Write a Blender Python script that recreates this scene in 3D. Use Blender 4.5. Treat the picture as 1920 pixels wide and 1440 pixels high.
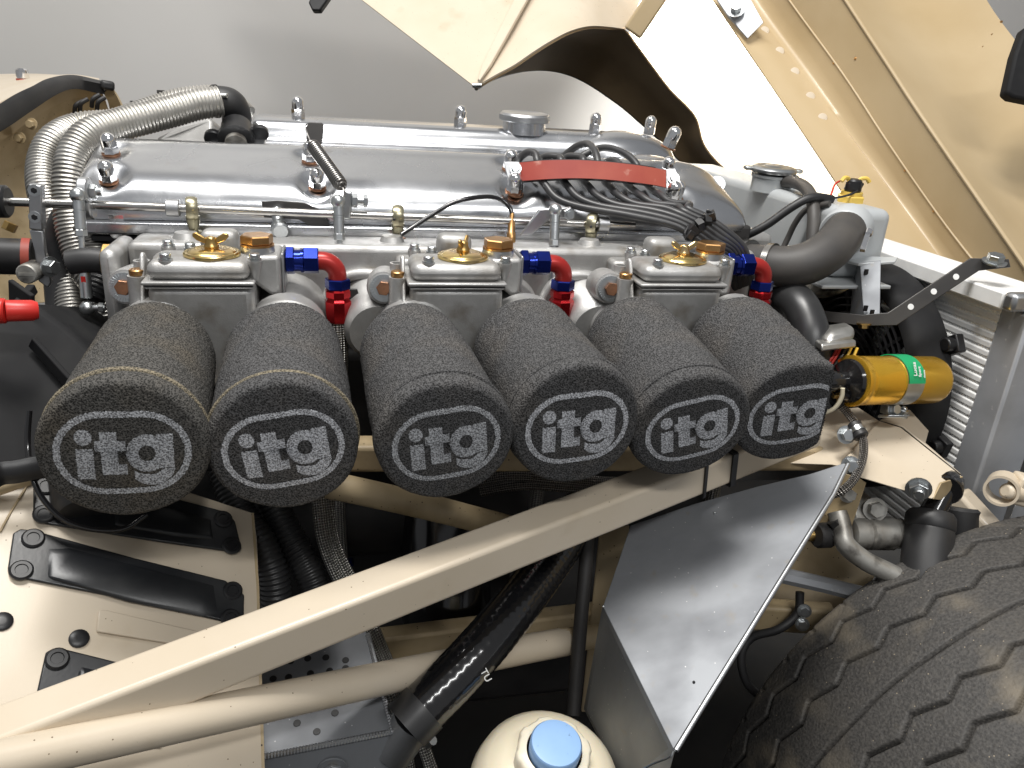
import bpy, math, random
import numpy as np
from mathutils import Vector, Matrix
random.seed(7); np.random.seed(7)
for o in list(bpy.data.objects): bpy.data.objects.remove(o)
SC = bpy.context.scene
COL = SC.collection
# ------------------------------------------------------------------ camera
CAM_POS = Vector((0.065427, -0.665673, 0.137600))
C_R = Vector((0.976397, -0.207769, 0.058997)); C_D = Vector((-0.023677, -0.374476, -0.926934)); C_F = Vector((0.214681, 0.903659, -0.370556))
F_PX = 1442.0
cam = bpy.data.cameras.new('camera'); cam_o = bpy.data.objects.new('camera', cam); COL.objects.link(cam_o)
cam.sensor_width = 36.0; cam.lens = 36.0 * F_PX / 1920.0; cam.clip_start = 0.02; cam.clip_end = 60
up = -C_D
cam_o.matrix_world = Matrix(((C_R.x, up.x, -C_F.x, CAM_POS.x), (C_R.y, up.y, -C_F.y, CAM_POS.y), (C_R.z, up.z, -C_F.z, CAM_POS.z), (0, 0, 0, 1)))
SC.camera = cam_o
# ------------------------------------------------------------------ light
W = bpy.data.worlds.new('World'); SC.world = W; W.use_nodes = True
bgn = W.node_tree.nodes['Background']; bgn.inputs[0].default_value = (0.95, 0.97, 1.0, 1); bgn.inputs[1].default_value = 0.30
def area(name, loc, target, sx, sy, power, color=(1, 1, 1), rot=0.0):
    L = bpy.data.lights.new(name, 'AREA'); L.shape = 'RECTANGLE'; L.size = sx; L.size_y = sy; L.energy = power; L.color = color
    o = bpy.data.objects.new(name, L); COL.objects.link(o); o.location = loc
    d = Vector(target) - Vector(loc)
    o.rotation_euler = d.to_track_quat('-Z', 'Y').to_euler(); o.rotation_euler.rotate_axis('Z', rot)
    return o
area('ceiling_tube_light', (0.42, -1.40, 1.30), (0.25, 0.0, -.05), 1.1, 0.10, 15, (1.0, 0.995, 0.98))
area('bay_work_light', (0.12, -0.22, 1.30), (0.65, 0.10, -0.2), 0.25, 0.25, 11, (1.0, 0.97, 0.92))
area('far_ceiling_light', (-0.35, -0.05, 2.15), (0.2, 1.1, 0.2), 1.5, 0.3, 56, (1.0, 0.985, 0.96))
area('bonnet_skin_fill', (0.80, 1.08, 0.90), (1.05, 1.12, 0.12), 0.15, 0.15, 22, (1.0, 0.98, 0.94)).data.spread = math.radians(72)  # unseen lamp added above the view to whiten the bonnet's inner skin
VS = SC.view_settings; VS.view_transform = 'Standard'; VS.look = 'None'; VS.exposure = 0.0; VS.gamma = 1.0; VS.use_curve_mapping = False
SC.render.engine = 'CYCLES'; SC.render.resolution_x = 1024; SC.render.resolution_y = 768

# ------------------------------------------------------------------ helpers
def ray(px, py): return C_R * ((px - 960) / F_PX) + C_D * ((py - 720) / F_PX) + C_F
D_OFF = 0.0
def at(px, py, D=None, X=None, Y=None, Z=None):
    d = ray(px, py)
    if D is not None: D += D_OFF
    k = D if D is not None else (X - CAM_POS.x) / d.x if X is not None else (Y - CAM_POS.y) / d.y if Y is not None else (Z - CAM_POS.z) / d.z
    return CAM_POS + d * k
def ats(lst, **kw):
    r = []
    for q in lst:
        if len(q) == 3: r.append(at(q[0], q[1], D=q[2]))
        else: r.append(at(q[0], q[1], **kw))
    return r
def lin(c): return tuple((x / 255 / 12.92) if x / 255 <= 0.04045 else ((x / 255 + 0.055) / 1.055) ** 2.4 for x in c)
def basis(axis, hint=None):
    a = Vector(axis).normalized()
    h = Vector(hint) if hint is not None else (Vector((0, 0, 1)) if abs(a.z) < 0.9 else Vector((1, 0, 0)))
    u = (h - a * h.dot(a)).normalized(); v = a.cross(u)
    return a, u, v
def smooth(pts, n=8):
    P = [Vector(p) for p in pts]
    if len(P) < 3: return [P[0].lerp(P[-1], i / n) for i in range(n + 1)]
    Q = [P[0] * 2 - P[1]] + P + [P[-1] * 2 - P[-2]]
    out = []
    for i in range(1, len(Q) - 2):
        p0, p1, p2, p3 = Q[i - 1:i + 3]
        for k in range(n):
            t = k / n
            out.append(0.5 * ((2 * p1) + (p2 - p0) * t + (2 * p0 - 5 * p1 + 4 * p2 - p3) * t * t + (3 * p1 - p0 - 3 * p2 + p3) * t ** 3))
    out.append(P[-1]); return out
def resample(pts, step):
    P = [Vector(p) for p in pts]; L = [0]
    for a, b in zip(P, P[1:]): L.append(L[-1] + (b - a).length)
    n = max(2, int(L[-1] / step)); out = []; j = 0
    for i in range(n + 1):
        s = L[-1] * i / n
        while j < len(P) - 2 and L[j + 1] < s: j += 1
        t = (s - L[j]) / max(1e-9, L[j + 1] - L[j]); out.append(P[j].lerp(P[j + 1], t))
    return out, L[-1]
class MB:
    def __init__(s): s.v = []; s.f = []; s.uv = {}
    def add(s, vs, fs, uvs=None):
        b = len(s.v); s.v += [tuple(p) for p in vs]
        for i, f in enumerate(fs):
            if uvs: s.uv[len(s.f)] = uvs[i]
            s.f.append(tuple(b + k for k in f))
        return s
    def box(s, c, size, M=None):
        c = Vector(c); x, y, z = [k / 2 for k in size]; vs = []
        for p in ((-x, -y, -z), (x, -y, -z), (x, y, -z), (-x, y, -z), (-x, -y, z), (x, -y, z), (x, y, z), (-x, y, z)):
            p = Vector(p); vs.append(c + (M @ p if M is not None else p))
        return s.add(vs, [(0, 3, 2, 1), (4, 5, 6, 7), (0, 1, 5, 4), (1, 2, 6, 5), (2, 3, 7, 6), (3, 0, 4, 7)])
    def mm(s, a, b): return s.box([(p + q) / 2 for p, q in zip(a, b)], [abs(q - p) for p, q in zip(a, b)])
    def bar(s, a, b, w, h, up=(0, 0, 1)):
        a, b = Vector(a), Vector(b); d = b - a; ax, u, v = basis(d, up)
        M = Matrix((ax, v, u)).transposed(); return s.box((a + b) / 2, (d.length, w, h), M)
    def lathe(s, prof, o, axis, seg=24, hint=None, cap0=True, cap1=True, ph=0.0):
        o = Vector(o); a, u, v = basis(axis, hint); vs = []; fs = []; n = len(prof)
        for r, h in prof:
            for k in range(seg):
                t = 2 * math.pi * k / seg + ph; vs.append(o + a * h + (u * math.cos(t) + v * math.sin(t)) * r)
        for i in range(n - 1):
            for k in range(seg):
                k2 = (k + 1) % seg; fs.append((i * seg + k, i * seg + k2, (i + 1) * seg + k2, (i + 1) * seg + k))
        if cap0: fs.append(tuple(reversed(range(seg))))
        if cap1: fs.append(tuple((n - 1) * seg + k for k in range(seg)))
        return s.add(vs, fs)
    def cyl(s, a, b, r, r2=None, seg=20, ch=0.0, ph=0.0, hint=None):
        a, b = Vector(a), Vector(b); L = (b - a).length; r2 = r if r2 is None else r2
        pr = [(r, 0), (r2, L)] if ch <= 0 else [(r - ch, 0), (r, ch), (r2, L - ch), (r2 - ch, L)]
        return s.lathe(pr, a, b - a, seg, hint, ph=ph)
    def hexn(s, a, b, r, ph=0.0, hint=None): return s.cyl(a, b, r, seg=6, ch=r * 0.07, ph=ph, hint=hint)
    def tube(s, pts, r, seg=12, caps=True, closed=False, hint=None, ell=1.0):
        P = [Vector(p) for p in pts]; n = len(P); T = []
        for i in range(n):
            a = P[(i - 1) % n] if (closed or i) else P[0]; b = P[(i + 1) % n] if (closed or i < n - 1) else P[-1]
            T.append((b - a).normalized())
        _, u, _ = basis(T[0], hint); vs = []; fs = []; uvs = []; L = 0.0; Ls = []
        for i in range(n):
            u = (u - T[i] * u.dot(T[i])).normalized(); v = T[i].cross(u)
            if i: L += (P[i] - P[i - 1]).length
            Ls.append(L); rr = r[i] if isinstance(r, (list, tuple)) else r
            for k in range(seg):
                t = 2 * math.pi * k / seg; vs.append(P[i] + (u * math.cos(t) + v * math.sin(t) * ell) * rr)
        m = n if closed else n - 1
        for i in range(m):
            j = (i + 1) % n
            for k in range(seg):
                k2 = (k + 1) % seg; fs.append((i * seg + k, i * seg + k2, j * seg + k2, j * seg + k))
                l0, l1 = Ls[i], Ls[j] if j else L + .001
                uvs.append(((l0, k / seg), (l0, (k + 1) / seg), (l1, (k + 1) / seg), (l1, k / seg)))
        if caps and not closed:
            fs.append(tuple(reversed(range(seg)))); uvs.append(tuple((0, 0) for _ in range(seg)))
            fs.append(tuple((n - 1) * seg + k for k in range(seg))); uvs.append(tuple((0, 0) for _ in range(seg)))
        return s.add(vs, fs, uvs)
    def sphere(s, c, r, seg=16, rings=10, sc=(1, 1, 1)):
        c = Vector(c); vs = [c + Vector((0, 0, r * sc[2]))]; fs = []
        for i in range(1, rings):
            a = math.pi * i / rings
            for k in range(seg):
                t = 2 * math.pi * k / seg; vs.append(c + Vector((r * sc[0] * math.sin(a) * math.cos(t), r * sc[1] * math.sin(a) * math.sin(t), r * sc[2] * math.cos(a))))
        vs.append(c - Vector((0, 0, r * sc[2])))
        for k in range(seg): fs.append((0, 1 + k, 1 + (k + 1) % seg))
        for i in range(rings - 2):
            for k in range(seg):
                a = 1 + i * seg + k; b = 1 + i * seg + (k + 1) % seg; fs.append((a, a + seg, b + seg, b))
        e = len(vs) - 1; b0 = 1 + (rings - 2) * seg
        for k in range(seg): fs.append((e, b0 + (k + 1) % seg, b0 + k))
        return s.add(vs, fs)
    def grid(s, G, closed_u=False):
        n = len(G); m = len(G[0]); vs = [p for r in G for p in r]; fs = []
        for i in range(n - 1):
            for j in range(m - (0 if closed_u else 1)):
                j2 = (j + 1) % m; fs.append((i * m + j, i * m + j2, (i + 1) * m + j2, (i + 1) * m + j))
        return s.add(vs, fs)
    def slab(s, pts, n, t, holes=None):
        """closed plate: outline pts (3D), thickness t along n (both sides built)"""
        P = [Vector(p) for p in pts]; n = Vector(n).normalized(); k = len(P)
        vs = P + [p + n * t for p in P]
        fs = [tuple(reversed(range(k))), tuple(range(k, 2 * k))]
        for i in range(k):
            j = (i + 1) % k; fs.append((i, j, k + j, k + i))
        return s.add(vs, fs)
    def sheet(s, G, t, n=None):
        """thick sheet from a grid of points"""
        G = [[Vector(p) for p in r] for r in G]; a = len(G); b = len(G[0])
        N = []
        for i in range(a):
            row = []
            for j in range(b):
                du = G[min(i + 1, a - 1)][j] - G[max(i - 1, 0)][j]; dv = G[i][min(j + 1, b - 1)] - G[i][max(j - 1, 0)]
                q = du.cross(dv)
                q = q.normalized() if q.length > 1e-12 else Vector((0, 0, 1))
                row.append(q)
            N.append(row)
        if n is None: n = 1
        H = [[G[i][j] + N[i][j] * t * n for j in range(b)] for i in range(a)]
        vs = [p for r in G for p in r] + [p for r in H for p in r]; o = a * b; fs = []
        for i in range(a - 1):
            for j in range(b - 1):
                q = (i * b + j, i * b + j + 1, (i + 1) * b + j + 1, (i + 1) * b + j)
                fs.append(q); fs.append(tuple(reversed([k + o for k in q])))
        for i in range(a - 1):
            for j in (0, b - 1): fs.append((i * b + j, (i + 1) * b + j, (i + 1) * b + j + o, i * b + j + o))
        for j in range(b - 1):
            for i in (0, a - 1): fs.append((i * b + j, i * b + j + 1, i * b + j + 1 + o, i * b + j + o))
        return s.add(vs, fs)
    def build(s, name, m, parent=None, bevel=0, bseg=2, sub=0, ang=38, local=False, flat=False):
        me = bpy.data.meshes.new(name); vs = s.v
        root = parent
        while root is not None and root.parent is not None: root = root.parent
        if root is not None and not local:
            Mi = root.matrix_basis.inverted(); vs = [tuple(Mi @ Vector(p)) for p in vs]
        me.from_pydata(vs, [], s.f)
        if s.uv:
            ul = me.uv_layers.new(name='UVMap'); li = 0
            for i, f in enumerate(s.f):
                q = s.uv.get(i)
                for k in range(len(f)): ul.data[li + k].uv = q[k] if q else (0, 0)
                li += len(f)
        import bmesh
        bm = bmesh.new(); bm.from_mesh(me); bmesh.ops.recalc_face_normals(bm, faces=bm.faces); bm.to_mesh(me); bm.free()
        if not flat:
            me.shade_smooth(); me.set_sharp_from_angle(angle=math.radians(ang))
        o = bpy.data.objects.new(name, me); COL.objects.link(o); me.materials.append(M_[m] if isinstance(m, str) else m)
        if parent is not None: o.parent = parent
        if bevel:
            b = o.modifiers.new('bevel', 'BEVEL'); b.width = bevel; b.segments = bseg; b.limit_method = 'ANGLE'; b.angle_limit = math.radians(40); b.harden_normals = False
        if sub:
            q = o.modifiers.new('sub', 'SUBSURF'); q.levels = sub; q.render_levels = sub
        return o
def thing(name, label, cat, loc=(0, 0, 0), group=None, M=None):
    o = bpy.data.objects.new(name, None); COL.objects.link(o)
    if M is not None: o.matrix_basis = M
    else: o.location = loc
    bpy.context.view_layer.update()
    o['label'] = label; o['category'] = cat; o.empty_display_size = 0.02
    if group: o['group'] = group
    return o
def tag(o, label, cat, group=None):
    o['label'] = label; o['category'] = cat
    if group: o['group'] = group
    return o
def struct(o, kind='structure'): o['kind'] = kind; return o
def copy_tree(o, parent=None):
    c = o.copy(); COL.objects.link(c); c.parent = parent
    for ch in list(o.children): copy_tree(ch, c)
    return c

# ------------------------------------------------------------------ materials
M_ = {}
def mat(name, c1, c2=None, rough=0.5, rough2=None, metal=0.0, ns=30.0, thr=(0.4, 0.7), bump=0.0, bs=300.0, coat=0.0, dirt=None, ds=60.0, dthr=(0.55, 0.75), spec=0.5,
        stretch=None, braid=None, trans=0.0, sss=0.0, specks=None):
    """noise-mixed base colour c1/c2, optional dirt layer, fine bump; everything in object space"""
    m = bpy.data.materials.new(name); m.use_nodes = True; nt = m.node_tree; N = nt.nodes; K = nt.links
    p = N['Principled BSDF']; p.inputs['Metallic'].default_value = metal; p.inputs['Roughness'].default_value = rough
    p.inputs['Specular IOR Level'].default_value = spec
    p.inputs['Coat Weight'].default_value = coat; p.inputs['Coat Roughness'].default_value = 0.12
    if trans: p.inputs['Transmission Weight'].default_value = trans
    if sss: p.inputs['Subsurface Weight'].default_value = sss; p.inputs['Subsurface Radius'].default_value = (0.02, 0.014, 0.008); p.inputs['Subsurface Scale'].default_value = 0.5
    tc = N.new('ShaderNodeTexCoord'); mp = N.new('ShaderNodeMapping'); K.new(tc.outputs['Object'], mp.inputs[0])
    if stretch: mp.inputs['Scale'].default_value = stretch
    def noise(sc, det=4.0, src=None):
        n = N.new('ShaderNodeTexNoise'); n.inputs['Scale'].default_value = sc; n.inputs['Detail'].default_value = det; K.new(src or mp.outputs[0], n.inputs['Vector']); return n
    def ramp(src, a, b):
        r = N.new('ShaderNodeMapRange'); r.inputs['From Min'].default_value = a; r.inputs['From Max'].default_value = b; K.new(src, r.inputs['Value']); return r
    def mix(f, a, b):
        x = N.new('ShaderNodeMix'); x.data_type = 'RGBA'
        K.new(f, x.inputs[0])
        for i, q in ((6, a), (7, b)):
            if isinstance(q, tuple): x.inputs[i].default_value = (*q[:3], 1)
            else: K.new(q, x.inputs[i])
        return x.outputs[2]
    base = c1; 
    if c2 is not None:
        n1 = noise(ns, 6.0); r1 = ramp(n1.outputs['Fac'], *thr); base = mix(r1.outputs[0], c1, c2)
        if rough2 is not None:
            rr = N.new('ShaderNodeMapRange'); rr.inputs['To Min'].default_value = rough; rr.inputs['To Max'].default_value = rough2; K.new(r1.outputs[0], rr.inputs['Value']); K.new(rr.outputs[0], p.inputs['Roughness'])
    if dirt is not None:
        n2 = noise(ds, 8.0, tc.outputs['Object']); r2 = ramp(n2.outputs['Fac'], *dthr); base = mix(r2.outputs[0], base, dirt)
    if specks:
        v = N.new('ShaderNodeTexVoronoi'); v.inputs['Scale'].default_value = specks[1]; K.new(tc.outputs['Object'], v.inputs['Vector'])
        sx = N.new('ShaderNodeSeparateColor'); K.new(v.outputs['Color'], sx.inputs[0])
        g = N.new('ShaderNodeMath'); g.operation = 'GREATER_THAN'; K.new(sx.outputs[0], g.inputs[0]); g.inputs[1].default_value = specks[3]
        l = N.new('ShaderNodeMath'); l.operation = 'LESS_THAN'; K.new(v.outputs['Distance'], l.inputs[0]); l.inputs[1].default_value = specks[2]
        mm = N.new('ShaderNodeMath'); mm.operation = 'MULTIPLY'; K.new(g.outputs[0], mm.inputs[0]); K.new(l.outputs[0], mm.inputs[1]); base = mix(mm.outputs[0], base, specks[0])
    hsrc = None
    if braid:
        uv = N.new('ShaderNodeUVMap'); sp = N.new('ShaderNodeSeparateXYZ'); K.new(uv.outputs[0], sp.inputs[0])
        def mth(op, a, b=None):
            q = N.new('ShaderNodeMath'); q.operation = op
            for i, w in ((0, a), (1, b)):
                if w is None: continue
                if isinstance(w, (int, float)): q.inputs[i].default_value = w
                else: K.new(w, q.inputs[i])
            return q.outputs[0]
        U = mth('MULTIPLY', sp.outputs[0], braid[0] * 2 * math.pi); V = mth('MULTIPLY', sp.outputs[1], braid[1] * 2 * math.pi)
        a = mth('SINE', mth('ADD', U, V)); b = mth('SINE', mth('SUBTRACT', U, V)); hsrc = mth('MULTIPLY', a, b)
        fac = ramp(hsrc, -0.5, 0.5); base = mix(fac.outputs[0], tuple(x * braid[2] for x in c1), base if not isinstance(base, tuple) else base)
    if isinstance(base, tuple): p.inputs['Base Color'].default_value = (*base[:3], 1)
    else: K.new(base, p.inputs['Base Color'])
    if bump or braid:
        b = N.new('ShaderNodeBump'); b.inputs['Strength'].default_value = bump if bump else 0.8; b.inputs['Distance'].default_value = 0.001
        if hsrc is not None: K.new(hsrc, b.inputs['Height'])
        else:
            n3 = noise(bs, 3.0, tc.outputs['Object']); K.new(n3.outputs['Fac'], b.inputs['Height'])
        K.new(b.outputs[0], p.inputs['Normal'])
    M_[name] = m; return m
mat('wall_paint', lin((196, 194, 191)), lin((190, 188, 184)), rough=0.85, ns=1.5, bump=0.05, bs=250)
mat('floor_shade', (0.012, 0.012, 0.012), (0.018, 0.017, 0.016), rough=0.9, ns=8, spec=.1)  # near-black: the shade under the car is put into the floor colour
CR = lin((205, 192, 172))
mat('cream_paint', CR, lin((199, 185, 163)), rough=0.38, rough2=0.46, ns=12, coat=0.12, dirt=lin((160, 138, 100)), ds=16, dthr=(0.62, 1.05), bump=0.05, bs=500, specks=(lin((110, 94, 72)), 260, .12, .90))
mat('cream_inner_shade', lin((184, 164, 130)), lin((175, 154, 119)), rough=0.34, ns=6, coat=0.15, dirt=lin((166, 142, 100)), ds=5, dthr=(0.5, 1.3), bump=0.05, bs=250)  # darker copy of the body cream, with the inner panels' shade in it
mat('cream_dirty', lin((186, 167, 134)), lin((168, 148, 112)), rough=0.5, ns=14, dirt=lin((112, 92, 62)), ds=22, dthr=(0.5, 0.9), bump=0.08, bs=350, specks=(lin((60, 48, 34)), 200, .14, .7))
mat('polished_alu', (0.58, 0.59, 0.61), (0.46, 0.465, 0.48), rough=0.22, rough2=0.38, metal=1, ns=14, thr=(.45, .75), dirt=(0.42, 0.38, 0.33), ds=26, dthr=(.64, .82), bump=0.05, bs=420)
mat('cast_alu', (0.46, 0.455, 0.445), (0.33, 0.325, 0.315), rough=0.42, rough2=0.55, metal=0.62, ns=45, dirt=(0.22, 0.19, 0.15), ds=38, dthr=(.55, .8), bump=0.22, bs=900)
mat('satin_alu', (0.50, 0.51, 0.52), (0.40, 0.40, 0.41), rough=0.40, metal=1, ns=30, bump=0.06, bs=900)
mat('sheet_alu', (0.25, 0.26, 0.275), (0.19, 0.197, 0.21), rough=0.52, rough2=0.64, metal=0.55, ns=16, thr=(.42, .72), dirt=(0.24, 0.215, 0.18), ds=60, dthr=(.62, .85), bump=0.3, bs=14, stretch=(1, 1.5, .8), specks=((.5, .5, .5), 200, .10, .8))
mat('steel', (0.50, 0.49, 0.47), (0.40, 0.38, 0.36), rough=0.25, metal=1, ns=60)
mat('zinc', (0.60, 0.62, 0.63), (0.48, 0.5, 0.5), rough=0.32, metal=1, ns=70, bump=0.05, bs=900)
mat('chrome', (0.82, 0.82, 0.83), (0.62, 0.6, 0.58), rough=0.1, rough2=0.25, metal=1, ns=120, thr=(.5, .8))
mat('brass', (0.62, 0.42, 0.16), (0.46, 0.29, 0.10), rough=0.3, metal=1, ns=90)
mat('bronze', (0.50, 0.29, 0.12), (0.38, 0.21, 0.09), rough=0.36, metal=1, ns=120)
mat('gold_plate', (0.78, 0.60, 0.24), (0.70, 0.50, 0.28), rough=0.22, metal=1, ns=50)
mat('olive_plate', (0.42, 0.39, 0.27), (0.34, 0.31, 0.22), rough=0.34, metal=1, ns=90)
mat('copper', (0.42, 0.21, 0.12), (0.24, 0.14, 0.09), rough=0.42, metal=1, ns=160)
mat('blue_anodised', (0.012, 0.028, 0.24), (0.010, 0.022, 0.18), rough=0.2, metal=0.85, ns=60, spec=.7)
mat('red_anodised', (0.42, 0.012, 0.016), (0.36, 0.010, 0.014), rough=0.22, metal=0.85, ns=60, spec=.7)
mat('red_elbow', (0.36, 0.022, 0.018), (0.31, 0.018, 0.015), rough=0.33, metal=0.3, ns=60)
mat('red_plastic', (0.58, 0.025, 0.018), (0.52, 0.022, 0.016), rough=0.38, ns=40)
mat('red_strip', lin((150, 60, 50)), lin((164, 78, 62)), rough=0.55, ns=22, dirt=lin((205, 165, 150)), ds=45, dthr=(.66, .8), bump=0.05, bs=300)
mat('rubber', (0.018, 0.018, 0.019), (0.028, 0.027, 0.027), rough=0.5, ns=50, bump=0.05, bs=600)
mat('rubber_dusty', (0.045, 0.042, 0.04), (0.07, 0.063, 0.056), rough=0.55, ns=22, bump=0.06, bs=500)
mat('lead_rubber', (0.030, 0.030, 0.032), (0.045, 0.044, 0.044), rough=0.4, ns=40)
mat('black_plastic', (0.010, 0.010, 0.011), (0.016, 0.016, 0.017), rough=0.38, ns=40)
mat('black_gloss', (0.008, 0.008, 0.009), (0.013, 0.012, 0.012), rough=0.16, ns=25, coat=0.4)
mat('black_paint', (0.013, 0.014, 0.016), (0.024, 0.025, 0.026), rough=0.3, rough2=0.45, ns=25, bump=0.04, bs=400)
mat('strap_paint', (0.035, 0.033, 0.032), (0.05, 0.046, 0.042), rough=0.42, ns=30)
mat('dark_iron', (0.018, 0.017, 0.017), (0.035, 0.032, 0.03), rough=0.6, ns=18, bump=0.2, bs=200)
mat('silver_hose', (0.66, 0.64, 0.60), (0.48, 0.46, 0.42), rough=0.40, metal=1, ns=35)
mat('black_hose', (0.020, 0.020, 0.021), (0.03, 0.03, 0.03), rough=0.36, ns=35)
mat('braid', (0.50, 0.48, 0.45), rough=0.35, metal=1, braid=(230, 7, 0.3))
mat('braid_dark', (0.30, 0.28, 0.26), rough=0.4, metal=1, braid=(230, 7, 0.3))
mat('tank_paint', lin((188, 191, 192)), lin((178, 182, 184)), rough=0.42, metal=0.25, ns=18, bump=0.12, bs=420)
mat('coil_gold', (0.86, 0.50, 0.05), (0.82, 0.46, 0.04), rough=0.24, metal=0.8, ns=20)
mat('label_green', (0.01, 0.32, 0.12), rough=0.4)
mat('print_white', (0.8, 0.8, 0.78), rough=0.5)
mat('regulator_metal', (0.55, 0.54, 0.51), (0.42, 0.41, 0.38), rough=0.38, metal=0.9, ns=60)
mat('radiator_alu', (0.82, 0.82, 0.81), (0.74, 0.74, 0.73), rough=0.45, metal=0.1, ns=50)
mat('bottle_plastic', lin((232, 222, 198)), lin((226, 214, 188)), rough=0.42, ns=8, sss=0.35)
mat('collar_plastic', lin((228, 220, 200)), lin((222, 212, 190)), rough=0.4, ns=20, sss=0.25)
mat('blue_cap', lin((142, 178, 220)), lin((134, 170, 214)), rough=0.42, ns=40, dirt=lin((90, 110, 140)), ds=160, dthr=(.7, .78))
mat('greasy_metal', (0.42, 0.41, 0.38), (0.26, 0.24, 0.21), rough=0.42, metal=0.6, ns=40, dirt=(0.05, 0.045, 0.04), ds=50, dthr=(.5, .7), bump=0.1, bs=300)
mat('wire_black', (0.014, 0.014, 0.015), rough=0.45)
mat('wire_white', (0.62, 0.56, 0.42), rough=0.5)
mat('wire_red', (0.5, 0.03, 0.02), rough=0.5)
mat('wire_yellow', (0.62, 0.42, 0.05), rough=0.5)
mat('yellow_plastic', (0.72, 0.5, 0.10), (0.62, 0.42, 0.08), rough=0.4, ns=60)
mat('spring_steel', (0.30, 0.29, 0.28), (0.22, 0.21, 0.20), rough=0.35, metal=1, ns=90)
mat('arch_shade_brown', lin((124, 104, 76)), lin((112, 93, 66)), rough=0.75, ns=10, bump=.1, bs=200)  # brown that puts the wheel arch's shade into its colour
mat('matte_black', (0.012, 0.012, 0.013), (0.020, 0.020, 0.020), rough=0.7, ns=30, spec=0.2)
mat('dull_alu', (0.46, 0.475, 0.50), (0.38, 0.39, 0.41), rough=0.45, metal=0.45, ns=25, dirt=(.62, .62, .62), ds=120, dthr=(.66, .74), bump=.05, bs=300)
mat('seam_tan', lin((118, 104, 78)), lin((92, 84, 68)), rough=0.9, ns=200)
def foam_mat(name, dark, light, scale=880.0, tint=None):
    m = bpy.data.materials.new(name); m.use_nodes = True; nt = m.node_tree; N = nt.nodes; K = nt.links; p = N['Principled BSDF']
    p.inputs['Roughness'].default_value = 0.85; p.inputs['Specular IOR Level'].default_value = 0.25
    tc = N.new('ShaderNodeTexCoord')
    v = N.new('ShaderNodeTexVoronoi'); v.inputs['Scale'].default_value = scale; K.new(tc.outputs['Object'], v.inputs['Vector'])
    n = N.new('ShaderNodeTexNoise'); n.inputs['Scale'].default_value = scale * 0.9; n.inputs['Detail'].default_value = 3; K.new(tc.outputs['Object'], n.inputs['Vector'])
    mu = N.new('ShaderNodeMath'); mu.operation = 'MULTIPLY'; K.new(v.outputs['Distance'], mu.inputs[0]); K.new(n.outputs['Fac'], mu.inputs[1])
    r = N.new('ShaderNodeMapRange'); r.inputs['From Min'].default_value = 0.10; r.inputs['From Max'].default_value = 0.36; K.new(mu.outputs[0], r.inputs['Value'])
    x = N.new('ShaderNodeMix'); x.data_type = 'RGBA'; K.new(r.outputs[0], x.inputs[0]); x.inputs[6].default_value = (*dark, 1); x.inputs[7].default_value = (*light, 1)
    out = x.outputs[2]
    if tint:
        n2 = N.new('ShaderNodeTexNoise'); n2.inputs['Scale'].default_value = 22; n2.inputs['Detail'].default_value = 3; K.new(tc.outputs['Object'], n2.inputs['Vector'])
        r2 = N.new('ShaderNodeMapRange'); r2.inputs['From Min'].default_value = 0.48; r2.inputs['From Max'].default_value = 0.75; K.new(n2.outputs['Fac'], r2.inputs['Value'])
        y = N.new('ShaderNodeMix'); y.data_type = 'RGBA'; y.blend_type = 'MULTIPLY'; K.new(r2.outputs[0], y.inputs[0]); K.new(out, y.inputs[6]); y.inputs[7].default_value = (*tint, 1); out = y.outputs[2]
    K.new(out, p.inputs['Base Color'])
    b = N.new('ShaderNodeBump'); b.inputs['Strength'].default_value = 0.7; b.inputs['Distance'].default_value = 0.0012; K.new(mu.outputs[0], b.inputs['Height']); K.new(b.outputs[0], p.inputs['Normal'])
    M_[name] = m
foam_mat('foam', (0.012, 0.012, 0.012), (0.092, 0.091, 0.092), tint=(1.3, 1.22, 1.12))
foam_mat('foam_dusty', (0.012, 0.012, 0.011), (0.093, 0.089, 0.083), tint=(1.2, 1.08, 0.9))
foam_mat('foam_seam', (0.05, 0.045, 0.034), (0.24, 0.205, 0.145))
foam_mat('foam_print', (0.13, 0.13, 0.135), (0.56, 0.57, 0.60))
foam_mat('foam_print_faded', (0.10, 0.10, 0.103), (0.45, 0.46, 0.48))
# ------------------------------------------------------------------ setting
b = MB(); b.add([(-4, 1.55, -1.0), (5, 1.55, -1.0), (5, 1.55, 3.0), (-4, 1.55, 3.0)], [(0, 1, 2, 3)])
struct(b.build('wall', 'wall_paint'))
b = MB(); b.add([(-4, -3, -0.86), (5, -3, -0.86), (5, 1.55, -0.86), (-4, 1.55, -0.86)], [(0, 1, 2, 3)])
struct(b.build('floor', 'floor_shade'))

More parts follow.
